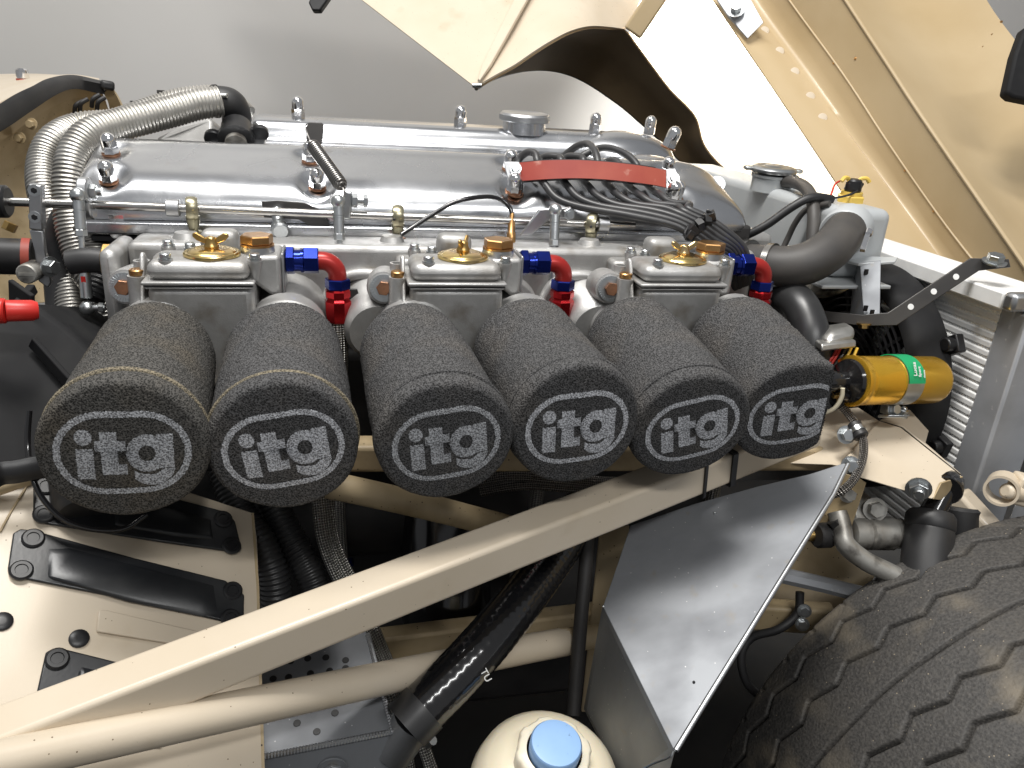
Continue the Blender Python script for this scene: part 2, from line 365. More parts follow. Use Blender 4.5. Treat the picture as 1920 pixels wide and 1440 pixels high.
# ------------------------------------------------------------------ acorn nut, bolts (reusable shapes)
def acorn(parent, base, axis, r=0.0074, h=0.0175, washer=True, m='chrome'):
    base = Vector(base); a = Vector(axis).normalized()
    n = MB(); 
    n.hexn(base + a * 0.0015, base + a * (h * 0.5), r)
    pr = [(r * 0.93, 0)] + [(r * 0.93 * math.cos(t), h * 0.30 + r * 0.93 * math.sin(t)) for t in [math.pi / 2 * k / 6 for k in range(6)]] + [(0.0006, h * 0.30 + r * 0.93)]
    n.lathe(pr, base + a * h * 0.5, a, 16)
    o = n.build('acorn_nut', m, parent)
    if washer:
        w = MB(); w.cyl(base, base + a * 0.0016, r * 1.1, seg=20); w.build('washer', 'copper', o)
    return o
def bolt(parent, p, axis, r=0.007, h=0.006, m='zinc', washer=1.45, shank=0.0, name='bolt'):
    p = Vector(p); a = Vector(axis).normalized(); n = MB()
    if washer: n.cyl(p, p + a * 0.0015, r * washer, seg=18)
    n.hexn(p + a * 0.0015, p + a * (h + 0.0015), r, ph=random.random())
    if shank: n.cyl(p + a * h, p + a * (h + shank), r * 0.55, seg=12, ch=r * .1)
    return n.build(name, m, parent)

# ------------------------------------------------------------------ engine
eng = thing('engine', 'polished aluminium twin cam engine filling the bay behind the carburettors', 'engine', (0.15, 0.15, -0.3))
NX = [-0.143, 0.039, 0.242, 0.418]; NX2 = [-0.137, 0.046, 0.240, 0.414]
def cover(prof, x0, x1, nx, end0=0.012, end1=0.05, dimples=(), n2=60, drop1=0.5):
    P = [Vector((0, a, c)) for a, c in prof]; P = smooth(P, 6); P, _ = resample(P, 0.003)
    G = []; bot = min(p.z for p in P); yc = sum(p.y for p in P) / len(P)
    for i in range(nx + 1):
        x = x0 + (x1 - x0) * i / nx; s = 1.0
        a0 = (x - x0) / end0; a1 = (x1 - x) / end1
        if a0 < 1: s = min(s, math.sqrt(max(0, 1 - (1 - a0) ** 2)) * 0.5 + 0.5)
        if a1 < 1: s = min(s, math.sqrt(max(0, 1 - (1 - a1) ** 2)) * drop1 + 1 - drop1)
        row = []
        for p in P:
            y = yc + (p.y - yc) * (0.7 + 0.3 * s) if s < 1 else p.y; z = bot + (p.z - bot) * s
            for dx, dy, dz, r, dep in dimples:
                d = ((x - dx) ** 2 + (y - dy) ** 2) / (r * r)
                if d < 6: z -= dep * math.exp(-d * d * 0.9)
            row.append((x, y, z))
        G.append(row)
    m = MB(); m.grid(G)
    nn = len(P); m.f.append(tuple(range(nn))); m.f.append(tuple(nx * nn + k for k in reversed(range(nn))))
    return m
prof = [(.196, .005), (.194, .040), (.186, .056), (.172, .0600), (.155, .0535), (.130, .0435), (.112, .036), (.0985, .0275), (.0900, .017), (.0865, .006), (.0865, -.002)]
dim = [(x, .150, 0, .014, .004) for x in NX] + [(x, .108, 0, .015, .006) for x in NX2]
cc = cover(prof, -0.166, 0.496, 220, .014, .060, dim, drop1=.62).build('cam_cover', 'polished_alu', eng, ang=60)
for x in NX: acorn(cc, (x, .150, .047), (0, -.25, 1))
for x in NX2: acorn(cc, (x, .108, .0275), (0, -.35, 1))
prof2 = [(.255, -.005), (.256, .028), (.262, .048), (.268, .053), (.276, .056), (.283, .070), (.292, .077), (.31, .0795), (.34, .078), (.365, .06), (.37, 0)]
fc = cover(prof2, -0.035, 0.47, 120, .012, .08, []).build('cam_cover', 'polished_alu', eng, ang=60)
for px, py in ((560, 222), (862, 242), (1112, 262), (1215, 254)):
    q = at(px, py + 12, Y=.315); acorn(fc, (q.x, q.y, .0775), (0, -.1, 1), r=.0075, h=.022, washer=False)
# front dome between covers, and breather cover
m = MB(); q = at(1165, 285, Y=.30); m.sphere((q.x, .30, .048), 0.075, 28, 16, (0.95, .62, .46)); m.build('breather_dome', 'polished_alu', eng, ang=60)
m = MB(); q = at(1212, 300, Y=.235); m.sphere((q.x, .235, .035), 0.05, 24, 14, (1.0, .75, .52)); m.build('timing_cover', 'polished_alu', eng, ang=60)
q = at(1252, 278, Y=.22); acorn(eng, q, (.25, -.2, 1), r=.0085, h=.023)
q = at(1222, 264, Y=.24)
# oil filler
q = at(981, 262, Y=.305); q.z = .074
m = MB(); m.lathe([(.027, 0), (.0265, .006), (.026, .014), (.026, .016)], q, (0, -.06, 1), 32); nk = m.build('filler_neck', 'polished_alu', eng)
m = MB(); m.lathe([(.0295, .014), (.0305, .015), (.0305, .021), (.0285, .0235), (.020, .0245), (.0185, .0238), (.002, .0238)], q, (0, -.06, 1), 32)
cap = m.build('oil_filler_cap', 'satin_alu', eng)
m = MB()
for k in range(72):
    t = 2 * math.pi * k / 72; u = Vector((math.cos(t), math.sin(t), 0)); m.box(q + u * .0306 + Vector((0, 0, .018)), (.0011, .0014, .0056), Matrix.Rotation(t, 3, 'Z'))
m.build('knurling', 'satin_alu', cap)
# head, side ledges, block
m = MB(); m.mm((-.165, .092, -.12), (.50, .40, .004)); m.build('cylinder_head', 'dark_iron', eng, bevel=.004)  # dark material holds the shade of the gap under the cover
m = MB(); m.mm((-.160, .074, -.0135), (.47, .0925, -.0025)); m.build('head_flange', 'polished_alu', eng, bevel=.002)
m = MB(); m.mm((-.15, .0785, -.020), (.46, .0915, -.0155)); m.build('gasket', 'black_plastic', eng)
m = MB(); m.mm((-.20, .07, -.60), (.50, .42, -.125)); m.build('engine_block', 'dark_iron', eng, bevel=.01)
m = MB(); m.cyl((-.14, .062, -.30), (.45, .062, -.30), .05, seg=24); m.build('oil_gallery', 'dark_iron', eng)
# front pulley side and water rail stub
m = MB(); a = at(1392, 470, D=.93); m.box(a, (.05, .05, .05)); m.build('water_outlet', 'cast_alu', eng, bevel=.008)
for px, py in ((1345, 345), (1372, 437), (1357, 428)):
    q = at(px, py, D=.88); bolt(eng, q, (-.2, -.8, .4), r=.006, name='stud_nut')
# ------------------------------------------------------------------ manifold
man = thing('intake_manifold', 'long cast aluminium intake manifold joining the three carburettors', 'manifold', (0.18, 0.03, -0.1))
m = MB(); m.mm((-.108, .022, -.10), (.47, .068, -.009)); m.build('gallery', 'cast_alu', man, bevel=.006, bseg=3)
m = MB(); m.mm((-.124, -.004, -.095), (-.109, .062, -.010)); m.build('end_flange', 'cast_alu', man, bevel=.007, bseg=3)
for X in (.100, .300):
    m = MB(); m.cyl((X - .004, -.025, -.074), (X - .004, .03, -.068), .028, .036, seg=32, ch=.004); m.build('runner', 'cast_alu', man)
    pts = [(X - .062, .018, -.085), (X - .050, .018, -.065), (X - .040, .018, -.044), (X - .022, .018, -.034), (X + .004, .018, -.037), (X + .02, .018, -.06)]
    m = MB(); m.tube(smooth(pts, 6), .0055, 10, hint=(0, -1, 0)); m.build('rib', 'cast_alu', man)
for X in (-.045, .150, .345):
    m = MB(); m.cyl((X - .03, -.03, -.072), (X - .03, .04, -.066), .028, .036, seg=28); m.build('runner', 'cast_alu', man)
    m = MB(); m.cyl((X + .065, -.03, -.072), (X + .065, .04, -.066), .028, .036, seg=28); m.build('runner', 'cast_alu', man)
for px in (350, 735, 1105):
    q = at(px, 452, Y=.045); m = MB(); m.cyl((q.x, .045, -.012), (q.x, .045, -.004), .013, .009, seg=20); m.build('boss', 'cast_alu', man)
q = at(207, 490, Y=.028); m = MB(); m.hexn(q + Vector((.009, 0, 0)), q + Vector((-.005, 0, 0)), .0145); m.build('brass_union', 'brass', man)
m = MB(); m.tube(smooth(ats([(200, 490), (180, 488), (158, 488), (130, 492)], Y=.028), 5), .0105, 14); o = m.build('vacuum_hose', 'rubber'); tag(o, 'short black rubber hose on the brass union at the manifold end', 'hose')
# ------------------------------------------------------------------ carburettors
def carb(ix, label):
    ox = ix * .2; T = thing('carburettor', label, 'carburettor', (ox - .03, -.02, -.10), 'twin choke carburettors on the manifold')
    def V(x, y, z): return Vector((x + ox, y, z))
    m = MB(); m.mm(V(-.079, -.0525, -.112), V(-.001, .020, -.0270)); m.build('body', 'cast_alu', T, bevel=.006, bseg=3)
    for dx in (-.073, .022):
        m = MB(); m.lathe([(.032, 0), (.033, .012), (.033, .018), (.029, .022), (.029, .05), (.026, .052)], V(dx, -.03, -.068), (0, -1, -.12), 30); m.build('barrel', 'cast_alu', T)
    L = MB(); L.mm(V(-.078, -.0545, -.0225), V(-.003, -.006, -.0072)); lid = L.build('lid', 'cast_alu', T, bevel=.0085, bseg=4)
    m = MB(); m.mm(V(-.0815, -.0575, -.0248), V(.0005, .004, -.0218)); m.build('lid_flange', 'cast_alu', lid, bevel=.0012)
    m = MB(); m.mm(V(-.080, -.0562, -.0258), V(-.001, .004, -.0249)); m.build('gasket', 'black_plastic', T)
    m = MB(); m.mm(V(-.0795, -.0555, -.0280), V(-.0015, .004, -.0259)); m.build('body_rim', 'cast_alu', T, bevel=.0012)
    m = MB(); m.mm(V(-.086, .004, -.055), V(.016, .040, -.0165)); m.build('rear_deck', 'cast_alu', T, bevel=.004)
    # raised name bars on lid
    m = MB(); m.mm(V(-.030, -.0520, -.0100), V(-.012, -.0505, -.0092)); m.mm(V(-.046, -.0520, -.0100), V(-.034, -.0505, -.0092)); m.build('raised_lettering', 'cast_alu', lid)
    # inspection cover + wing nut
    c = V(-.033, -.029, -.0075); m = MB(); m.lathe([(.0205, 0), (.0215, .001), (.0215, .0025), (.0205, .0036), (.0185, .0036), (.017, .0048), (.0115, .0066), (.010, .0062), (.004, .0075)], c, (0, 0, 1), 36)
    dc = m.build('inspection_cover', 'gold_plate', T)
    wa = [0.0, 1.15, 0.12][ix]; d = Vector((math.cos(wa), math.sin(wa), 0)); t0 = c + Vector((0, 0, .007))
    m = MB(); m.lathe([(.006, 0), (.0052, .002), (.0042, .004), (.0040, .0075), (.002, .0082)], t0, (0, 0, 1), 16)
    for s in (-1, 1):
        w = [t0 + d * s * a + Vector((0, 0, z)) for a, z in ((.0025, .0020), (.006, .0030), (.0105, .0050), (.0135, .0080), (.0132, .0105), (.0100, .0112), (.0065, .0088), (.003, .0066))]
        nn = d.cross(Vector((0, 0, 1))); m.slab([p - nn * .0012 for p in w], nn, .0024)
    m.build('wing_nut', 'brass' if ix != 2 else 'gold_plate', dc, bevel=.0008)
    # hex plug
    c = V(0, -.015, -.0075); m = MB(); m.lathe([(.0150, -.012), (.0138, -.002), (.0136, .0055)], c, (0, 0, 1), 28); bs_ = m.build('plug_boss', 'satin_alu', T)
    m = MB(); m.cyl(c + Vector((0, 0, .0056)), c + Vector((0, 0, .0072)), .0134, seg=24); m.hexn(c + Vector((0, 0, .0072)), c + Vector((0, 0, .0145)), .0132, ph=.35 + ix * .2); m.build('hex_plug', 'bronze', bs_)
    # fuel inlet block
    m = MB(); pl = [V(-.010, 0, -.008), V(.0185, 0, -.0065), V(.0185, 0, -.040), V(.010, 0, -.040), V(-.010, 0, -.024)]
    m.slab([p + Vector((0, -.031, 0)) for p in pl], (0, 1, 0), .044); m.build('fuel_inlet', 'cast_alu', T, bevel=.0035, bseg=3)
    m = MB(); m.mm(V(.0185, -.026, -.038), V(.021, .008, -.006)); m.build('inlet_plate', 'satin_alu', T, bevel=.001)
    # screws
    for (x, y, z) in ((-.064, -.047, -.0068), (.0005, -.045, -.0068), (-.071, .002, -.007), (-.055, .006, -.010)):
        p = V(x, y, z); m = MB()
        m.lathe([(.0022, -.016), (.0056, -.003), (.0056, -.0005)], p, (0, 0, 1), 16); sb = m.build('screw_boss', 'cast_alu', T)
        m = MB(); m.cyl(p + Vector((0, 0, -.0004)), p + Vector((0, 0, .0010)), .0052, seg=16); m.cyl(p + Vector((0, 0, .0010)), p + Vector((0, 0, .0050)), .0042, seg=16, ch=.0006); m.build('screw', 'zinc', sb)
    # vent chimney
    m = MB(); m.mm(V(-.049, .012, -.017), V(-.018, .034, .0035)); m.build('vent_housing', 'cast_alu', T, bevel=.007, bseg=4)
    # ear
    pl = [V(-.0855, y, z) for y, z in ((-.052, -.045), (-.016, -.045), (-.018, -.02), (-.026, -.0075), (-.030, -.005), (-.034, -.0075), (-.040, -.022))]
    m = MB(); m.slab(pl, (1, 0, 0), .0035); m.build('ear', 'cast_alu', T, bevel=.0012)
    # spindle end, pump jet
    c = V(-.099, -.030, -.033); m = MB(); m.lathe([(.016, -.03), (.0150, -.008), (.0135, 0)], c, (-.1, -1, .15), 28); m.build('spindle_boss', 'cast_alu', T)
    ax = Vector((-.1, -1, .15)).normalized(); m = MB(); m.cyl(c, c + ax * .003, .0115, seg=24)
    a_, u_, v_ = basis(ax)
    for k in range(30):
        t = 2 * math.pi * k / 30; e = u_ * math.cos(t) + v_ * math.sin(t); m.bar(c + e * .0085 + ax * .0033, c + e * .0114 + ax * .0033, .0010, .0009, ax)
    m.build('lock_washer', 'zinc', T)
    m = MB(); m.hexn(c + ax * .003, c + ax * .0075, .0062, ph=.4); m.build('spindle_bolt', 'copper', T)
    c = V(-.0875, -.020, -.05); m = MB(); m.lathe([(.0075, 0), (.0068, .02), (.0062, .024), (.0062, .036), (.0042, .036), (.0040, .030)], c, (0, 0, 1), 20); m.build('cover_post', 'cast_alu', T)
    c = V(-.0880, -.036, -.048); m = MB(); m.lathe([(.0080, 0), (.0074, .026)], c, (0, 0, 1), 20); jp = m.build('jet_post', 'cast_alu', T)
    m = MB(); m.cyl(c + Vector((0, 0, .026)), c + Vector((0, 0, .031)), .0058, seg=18, ch=.0008); m.build('brass_screw', 'bronze', jp)
    return T
carb(0, 'carburettor nearest the bulkhead, with butterfly nut turned flat to the camera')
carb(1, 'middle one of the three carburettors, butterfly nut turned end on')
carb(2, 'carburettor nearest the radiator, under the taped bundle of plug leads')
# ------------------------------------------------------------------ fuel elbows
def fuel(ix, label):
    o = Vector((ix * .2, -.009, 0)); T = thing('fuel_line', label, 'fuel line', o + Vector((.05, 0, -.12)), 'anodised fuel line elbows')
    X = Vector((1, 0, 0)); z0 = -.0155
    def V(x, z): return o + Vector((x, 0, z))
    m = MB(); m.hexn(V(.0215, z0), V(.0285, z0), .0118, ph=.1); m.build('blue_lock_nut', 'blue_anodised', T)
    m = MB(); m.cyl(V(.0285, z0), V(.0335, z0), .0092, seg=20); m.cyl(V(.0335, z0), V(.0355, z0), .0102, seg=20); m.hexn(V(.0355, z0), V(.0480, z0), .0112, ph=.12); m.build('blue_swivel_nut', 'blue_anodised', T)
    pts = [V(.048, z0), V(.0505, z0)]; c = V(.0505, z0 - .0125)
    for k in range(1, 9):
        t = math.pi / 2 * k / 8; pts.append(c + Vector((math.sin(t) * .0125, 0, math.cos(t) * .0125)))
    pts.append(V(.063, z0 - .015)); m = MB(); m.tube(pts, .0078, 18, hint=(0, 1, 0)); m.build('red_elbow', 'red_elbow', T)
    zb = z0 - .015; m = MB(); m.hexn(V(.063, zb), V(.063, zb - .009), .0108, ph=.2); m.build('blue_collar', 'blue_anodised', T)
    m = MB(); m.lathe([(.0098, 0), (.0110, .0015), (.0110, .0065), (.0098, .0075), (.0104, .009), (.0116, .0105), (.0116, .020), (.0104, .0285), (.0090, .0295)], V(.063, zb - .009), (0, 0, -1), 8, ph=.3); m.build('red_hose_end', 'red_anodised', T, ang=25)
    ze = zb - .038
    p = [V(.063, ze), V(.0635, ze - .03), o + Vector((.062, .004, ze - .10)), o + Vector((.058, .012, ze - .19)), o + Vector((.06, .02, ze - .28))]
    m = MB(); m.tube(resample(smooth(p, 8), .004)[0], .0072, 16); m.build('braided_hose', 'braid', T)
fuel(0, 'blue and red fuel elbow between the first and second foam filters')
fuel(1, 'blue and red fuel elbow behind the fourth foam filter')
fuel(2, 'blue and red fuel elbow beside the large radiator top hose')

# ------------------------------------------------------------------ air filters
def logo_mask(u, v):
    U, V = u, v
    def box(a, b, c, d): return (U > a) & (U < b) & (V > c) & (V < d)
    hw, hh = 1.0, .735; dx = np.maximum(np.abs(U) - (hw - hh), 0); dist = np.sqrt(dx ** 2 + V ** 2) - hh
    # softened oval outline
    m = (np.abs(dist + .05) < .052)
    V = V / 1.12
    m |= box(-.68, -.43, -.40, .085) | ((U + .555) ** 2 + (V - .265) ** 2 < .125 ** 2)
    m |= box(-.32, -.08, -.31, .35) | box(-.40, .04, .05, .21) | box(-.32, .04, -.33, -.16)
    r = np.sqrt((U - .34) ** 2 + (V - .0) ** 2); m |= (r < .30) & (r > .125)
    m |= box(.49, .73, -.25, .30)
    r2 = np.sqrt(((U - .40) / 1.05) ** 2 + ((V + .20)) ** 2); m |= (r2 < .33) & (r2 > .15) & (V < -.26) & (U > .14)
    m &= ~((np.sqrt((U - .34) ** 2 + (V - .0) ** 2) < .34) & (np.sqrt((U - .34) ** 2 + V ** 2) >= .30) & (V < -.05) & (U < .5))
    return m
def filter_meshes(R, Rb, L, cut=None, seed=1):
    rng = np.random.default_rng(seed)
    # local: +Z is the axis towards the camera side, face at z=0, back at -L ; x right, y up
    nt = 380
    th = np.linspace(0, 2 * np.pi, nt, endpoint=False)
    p1, p2, p3 = rng.uniform(0, 6, 3)
    def ringgrid(rs, zs, amp):
        V = []
        for r, z in zip(rs, zs):
            rr = r * (1 + .016 * np.sin(2 * th + z * 30 + p1) + .008 * np.sin(3 * th - z * 60 + p2) + .004 * np.sin(7 * th + z * 120 + p3) * np.sin(z * 90 + p1)) + rng.normal(0, amp, nt); zz = z + rng.normal(0, amp, nt)
            V.append(np.stack([rr * np.cos(th), rr * np.sin(th), zz], 1))
        return V
    def quads(n, m, off=0, wrap=True):
        F = []
        for i in range(n - 1):
            for j in range(m):
                j2 = (j + 1) % m; F.append((off + i * m + j, off + i * m + j2, off + (i + 1) * m + j2, off + (i + 1) * m + j))
        return F
    cap_t = .0125
    zs = np.linspace(-L, -cap_t, 130); t = (zs + L) / (L - cap_t)
    rs = Rb + (R * .975 - Rb) * t ** .8
    rs = np.where(t < .10, rs * (1 - .16 * (1 - t / .10) ** 2), rs)
    sl = ringgrid(rs, zs, .00018); V1 = np.concatenate(sl); F1 = quads(len(sl), nt); F1.append(tuple(range(nt)))
    # end cap : rim + domed face
    zs2 = list(np.linspace(-cap_t, -.005, 12)); rs2 = [R * 1.0 - .0012 * math.exp(-((z + cap_t) / .0015) ** 2) for z in zs2]
    for a in np.linspace(0.1, np.pi / 2, 9): zs2.append(-.005 + .005 * math.sin(a)); rs2.append(R - .005 + .005 * math.cos(a))
    rf = R - .005; nr = 96
    for k in range(1, nr): zs2.append(.0022 * (1 - (1 - k / nr) ** 2)); rs2.append(rf * (1 - k / nr))
    g = ringgrid(rs2, zs2, .00010); V2 = np.concatenate(g); F2 = quads(len(g), nt)
    F2.append(tuple((len(g) - 1) * nt + k for k in range(nt)))
    if cut is not None:
        for V in (V1, V2):
            msk = V[:, 0] > cut; V[msk, 0] = cut + (V[msk, 0] - cut) * .05 + rng.normal(0, .0006, msk.sum())
    s = R * .79
    cen = np.array([V2[list(f)].mean(0) for f in F2]); lm = logo_mask(cen[:, 0] / s, (cen[:, 1]) / s) & (cen[:, 2] > -.0005)
    if cut is not None: lm &= cen[:, 0] < cut - .0012
    Fe = [f for f, k in zip(F2, lm) if k]
    used = sorted({i for f in Fe for i in f}); mp_ = {i: k for k, i in enumerate(used)}
    V3 = V2[used].copy(); V3[:, 2] += .0003; F3 = [tuple(mp_[i] for i in f) for f in Fe]
    F2b = [f for f, k in zip(F2, lm) if not k]
    sr = [(R * 1.0 + .0009) ] 
    out = []
    for nm, V, F in (('sleeve', V1, F1), ('end_cap', V2, F2), ('emblem', V3, F3)):
        me = bpy.data.meshes.new(nm); me.from_pydata(V.tolist(), [], F); me.shade_smooth(); out.append(me)
    return out
FR = .0475
FILT = [  # face px, D, scale, back-top px, logo roll, sleeve material, print material, seam, label
 (233, 847, .455, .99, (284, 566), -3, 'foam_dusty', 'foam_print_faded', 'foam_seam', 'dusty brownish foam air filter at the bulkhead end with faded logo'),
 (533, 841, .487, 1.0, (528, 562), 7, 'foam', 'foam_print', 'foam_seam', 'foam air filter second from the bulkhead, brightest white logo and tan seam'),
 (838, 830, .507, .97, (768, 563), 6, 'foam', 'foam_print_faded', 'foam', 'third foam air filter, right of the gap holding the first red fuel elbow'),
 (1082, 800, .532, 1.0, (985, 556), 4, 'foam', 'foam_print', 'foam', 'fourth foam air filter from the bulkhead, overlapping its right hand neighbour'),
 (1298, 802, .562, .97, (1190, 548), 13, 'foam', 'foam_print', 'foam', 'fifth foam air filter from the bulkhead, logo tilted most steeply'),
 (1487, 776, .600, 1.0, (1388, 548), 9, 'foam', 'foam_print', 'foam', 'foam air filter nearest the gold coil, its right side cut off flat'),
]
for i, (px, py, D, sc, bt, roll, ms, mp2, msm, lab) in enumerate(FILT):
    c = at(px, py, D=D); bp = at(bt[0], bt[1], Y=-.062) + Vector((0, .004, -.041))
    ax = (c - bp).normalized(); L = (c - bp).length
    z = ax; x = Vector((1, 0, 0)); x = (x - z * x.dot(z)).normalized(); y = z.cross(x)
    Mx = Matrix((x, y, z)).transposed() @ Matrix.Rotation(math.radians(roll), 3, 'Z')
    if i == 5: Mx = Matrix((x, y, z)).transposed() @ Matrix.Rotation(math.radians(roll), 3, 'Z')
    M4 = Mx.to_4x4(); M4 = Matrix.Translation(c) @ M4 @ Matrix.Diagonal((sc, sc, L / .132, 1))
    T = thing('air_filter', lab, 'air filter', group='foam air filters in a row', M=M4)
    me = filter_meshes(FR, .043, .132, .0265 if i == 5 else None, 20 + i)
    parts = []
    for k, (nm, mm_) in enumerate((('sleeve', ms), ('end_cap', ms), ('emblem', mp2))):
        d = me[k] if i in (0, 5) else (me[k] if False else me[k].copy() if False else me[k])
        o = bpy.data.objects.new(nm, d); COL.objects.link(o); o.parent = T if k < 2 else parts[1]
        if not d.materials: d.materials.append(M_[mm_])
        o.material_slots[0].link = 'OBJECT'; o.material_slots[0].material = M_[mm_]; parts.append(o)
    if i != 5:
        m = MB(); R = FR; zc = -.0127
        m.tube([(R * .978 * math.cos(t), R * .978 * math.sin(t), zc) for t in [2 * math.pi * k / 90 for k in range(90)]], .0020, 8, closed=True); m.build('seam', msm, T, local=True)
# ------------------------------------------------------------------ throttle shaft, supports, links
class Pl:
    def __init__(s, a, b, c): s.o = Vector(a); s.n = (Vector(b) - s.o).cross(Vector(c) - s.o).normalized(); s.n = -s.n if s.n.dot(C_F) > 0 else s.n
    def hit(s, px, py, off=0.0):
        d = ray(px, py); k = (s.o + s.n * off - CAM_POS).dot(s.n) / d.dot(s.n); return CAM_POS + d * k
RY = .058
ra, rb = at(12, 378, Y=RY), at(1190, 423, Y=RY)
sh = thing('throttle_shaft', 'long thin steel throttle shaft running above the carburettors', 'throttle shaft', (ra + rb) / 2)
def rod(px): return ra.lerp(rb, (px - 12) / 1178.0) if False else at(px, 378 + (px - 12) * (423 - 378) / 1178.0, Y=RY)
RX = (rb - ra).normalized()
m = MB(); m.cyl(ra, rb, .0037, seg=20); m.build('rod', 'steel', sh)
for px in (325, 1130):
    p = rod(px); m = MB(); m.cyl(p - RX * .0055, p + RX * .0055, .0075, seg=22, ch=.0006); m.build('collar', 'satin_alu', sh)
for px, tw in ((360, .15), (746, .0), (1110, -.5)):
    p = rod(px); ax = (RX + Vector((0, tw, 0))).normalized(); a_, u_, v_ = basis(ax)
    m = MB(); m.lathe([(.0095, -.0048), (.0105, -.0025), (.0107, 0), (.0105, .0025), (.0095, .0048), (.0055, .0050), (.005, 0), (.0055, -.0050), (.0095, -.0048)], p, ax, 28, cap0=False, cap1=False)
    m.lathe([(.0062, .006), (.0050, .015), (.0040, .018), (.0040, .024)], p, (0, 0, -1), 16); be = m.build('rod_end', 'olive_plate', sh)
    m = MB(); m.hexn(p + Vector((0, 0, -.0195)), p + Vector((0, 0, -.0245)), .0078); m.build('lock_nut', 'olive_plate' if px < 700 else 'copper', be)
    if px > 700:
        m = MB(); m.sphere(p + RX * -.004 + Vector((0, -.0098, -.001)), .0014, 8, 6); m.build('grease_hole', 'black_plastic', be)
# coupling at the left end
p = rod(2); m = MB(); m.cyl(p + RX * .006, p - RX * .05, .0135, seg=22, ch=.002); m.cyl(p - RX * .004, p - RX * .05, .018, seg=22, ch=.003); m.build('end_coupling', 'black_plastic', sh)
# levers on shaft
for px, e in ((166, ((-2, 0, 10), (3, 0, 20))), (652, ((-8, 0, 8), (6, 0, 18))), (1062, ((-8, 0, 10), (8, 0, 20)))):
    p = rod(px); m = MB()
    if px < 300:
        m.cyl(p + Vector((-.004, 0, .0)), p + Vector((.004, 0, 0)), .0125, seg=24, ch=.001); q = p + Vector((0, -.004, .012)); m.cyl(q - RX * .004, q + RX * .004, .0115, seg=24, ch=.001)
        L = m.build('lever', 'satin_alu', sh, bevel=0)
        m = MB(); m.hexn(q + RX * .004, q + RX * .009, .006); m.cyl(q + RX * .009, q + RX * .013, .0035, seg=12); m.build('lever_nut', 'zinc', L)
    elif px < 800:
        m.bar(p + Vector((-.002, -.002, -.004)), p + Vector((.001, -.004, .022)), .009, .004, (0, 1, 0)); L = m.build('lever', 'zinc', sh, bevel=.002)
        q = p + Vector((.004, -.006, .014)); m = MB(); m.hexn(q, q + RX * .005, .0065); m.cyl(q + RX * .005, q + RX * .010, .0048, seg=12); m.hexn(q + RX * .010, q + RX * .014, .0058); m.build('lever_nut', 'zinc', L)
    else:
        a = at(975, 442, Y=RY - .008); b = at(1012, 392, Y=RY - .008); c = at(1072, 388, Y=RY - .012); d = at(1074, 408, Y=RY - .012); e2 = at(1030, 412, Y=RY - .008); f2 = at(998, 440, Y=RY - .008)
        m.slab([a, b, c, d, e2, f2], (0, 1, 0), .004); L = m.build('lever', 'satin_alu', sh, bevel=.0012)
        q = at(1065, 400, Y=RY - .014); m = MB(); m.hexn(q, q + Vector((0, -.005, 0)), .0058); m.cyl(q + Vector((0, -.005, 0)), q + Vector((0, -.008, 0)), .003, seg=12); m.build('lever_nut', 'zinc', L)
def link(t, b, label, mid=0.0):
    """t,b = top/bottom ball points"""
    t, b = Vector(t), Vector(b); d = (b - t).normalized(); L = (b - t).length
    T = thing('throttle_link', label, 'linkage', (t + b) / 2, 'throttle links with ball joints')
    m = MB(); m.sphere(t, .0064, 20, 12); m.cyl(t + d * .004, t + d * .012, .0046, seg=16); so = m.build('ball_socket', 'zinc', T)
    m = MB(); m.cyl(t + d * .012, t + d * .028, .0046, seg=18, ch=.0006); m.cyl(t + d * .0125, t + d * .0140, .0050, seg=18); so2 = m.build('socket_sleeve', 'zinc', T)
    m = MB(); m.hexn(t + d * .028, t + d * .0335, .0050); m.build('lock_nut', 'zinc', so2)
    m = MB(); m.cyl(t + d * .0335, b - d * .03, .0025, seg=14); m.build('rod', 'zinc', T)
    m = MB(); m.cyl(b - d * .030, b - d * .008, .0046, seg=18, ch=.0006); m.sphere(b, .0062, 18, 12); lo = m.build('lower_socket', 'zinc', T)
    a_, u_, v_ = basis(d, (0, -1, 0)); m = MB(); m.box(b - d * .024 + u_ * .0046, (.0035, .0008, .005)); m.build('red_mark', 'red_plastic', lo)
    m = MB(); m.cyl(b, b + Vector((.014, 0, 0)), .0028, seg=10); m.hexn(b + Vector((.009, 0, 0)), b + Vector((.013, 0, 0)), .0044); m.build('stud', 'zinc', T)
link(at(146, 366, Y=RY - .016), at(164, 577, Y=RY - .036), 'throttle link at the bulkhead end with its lower ball joint in view')
link(at(634, 378, Y=RY - .016), at(641, 572, Y=.02), 'throttle link below the coil return spring')
link(at(1041, 394, Y=RY - .016), at(1036, 540, Y=.02), 'throttle link standing above the fourth foam filter')
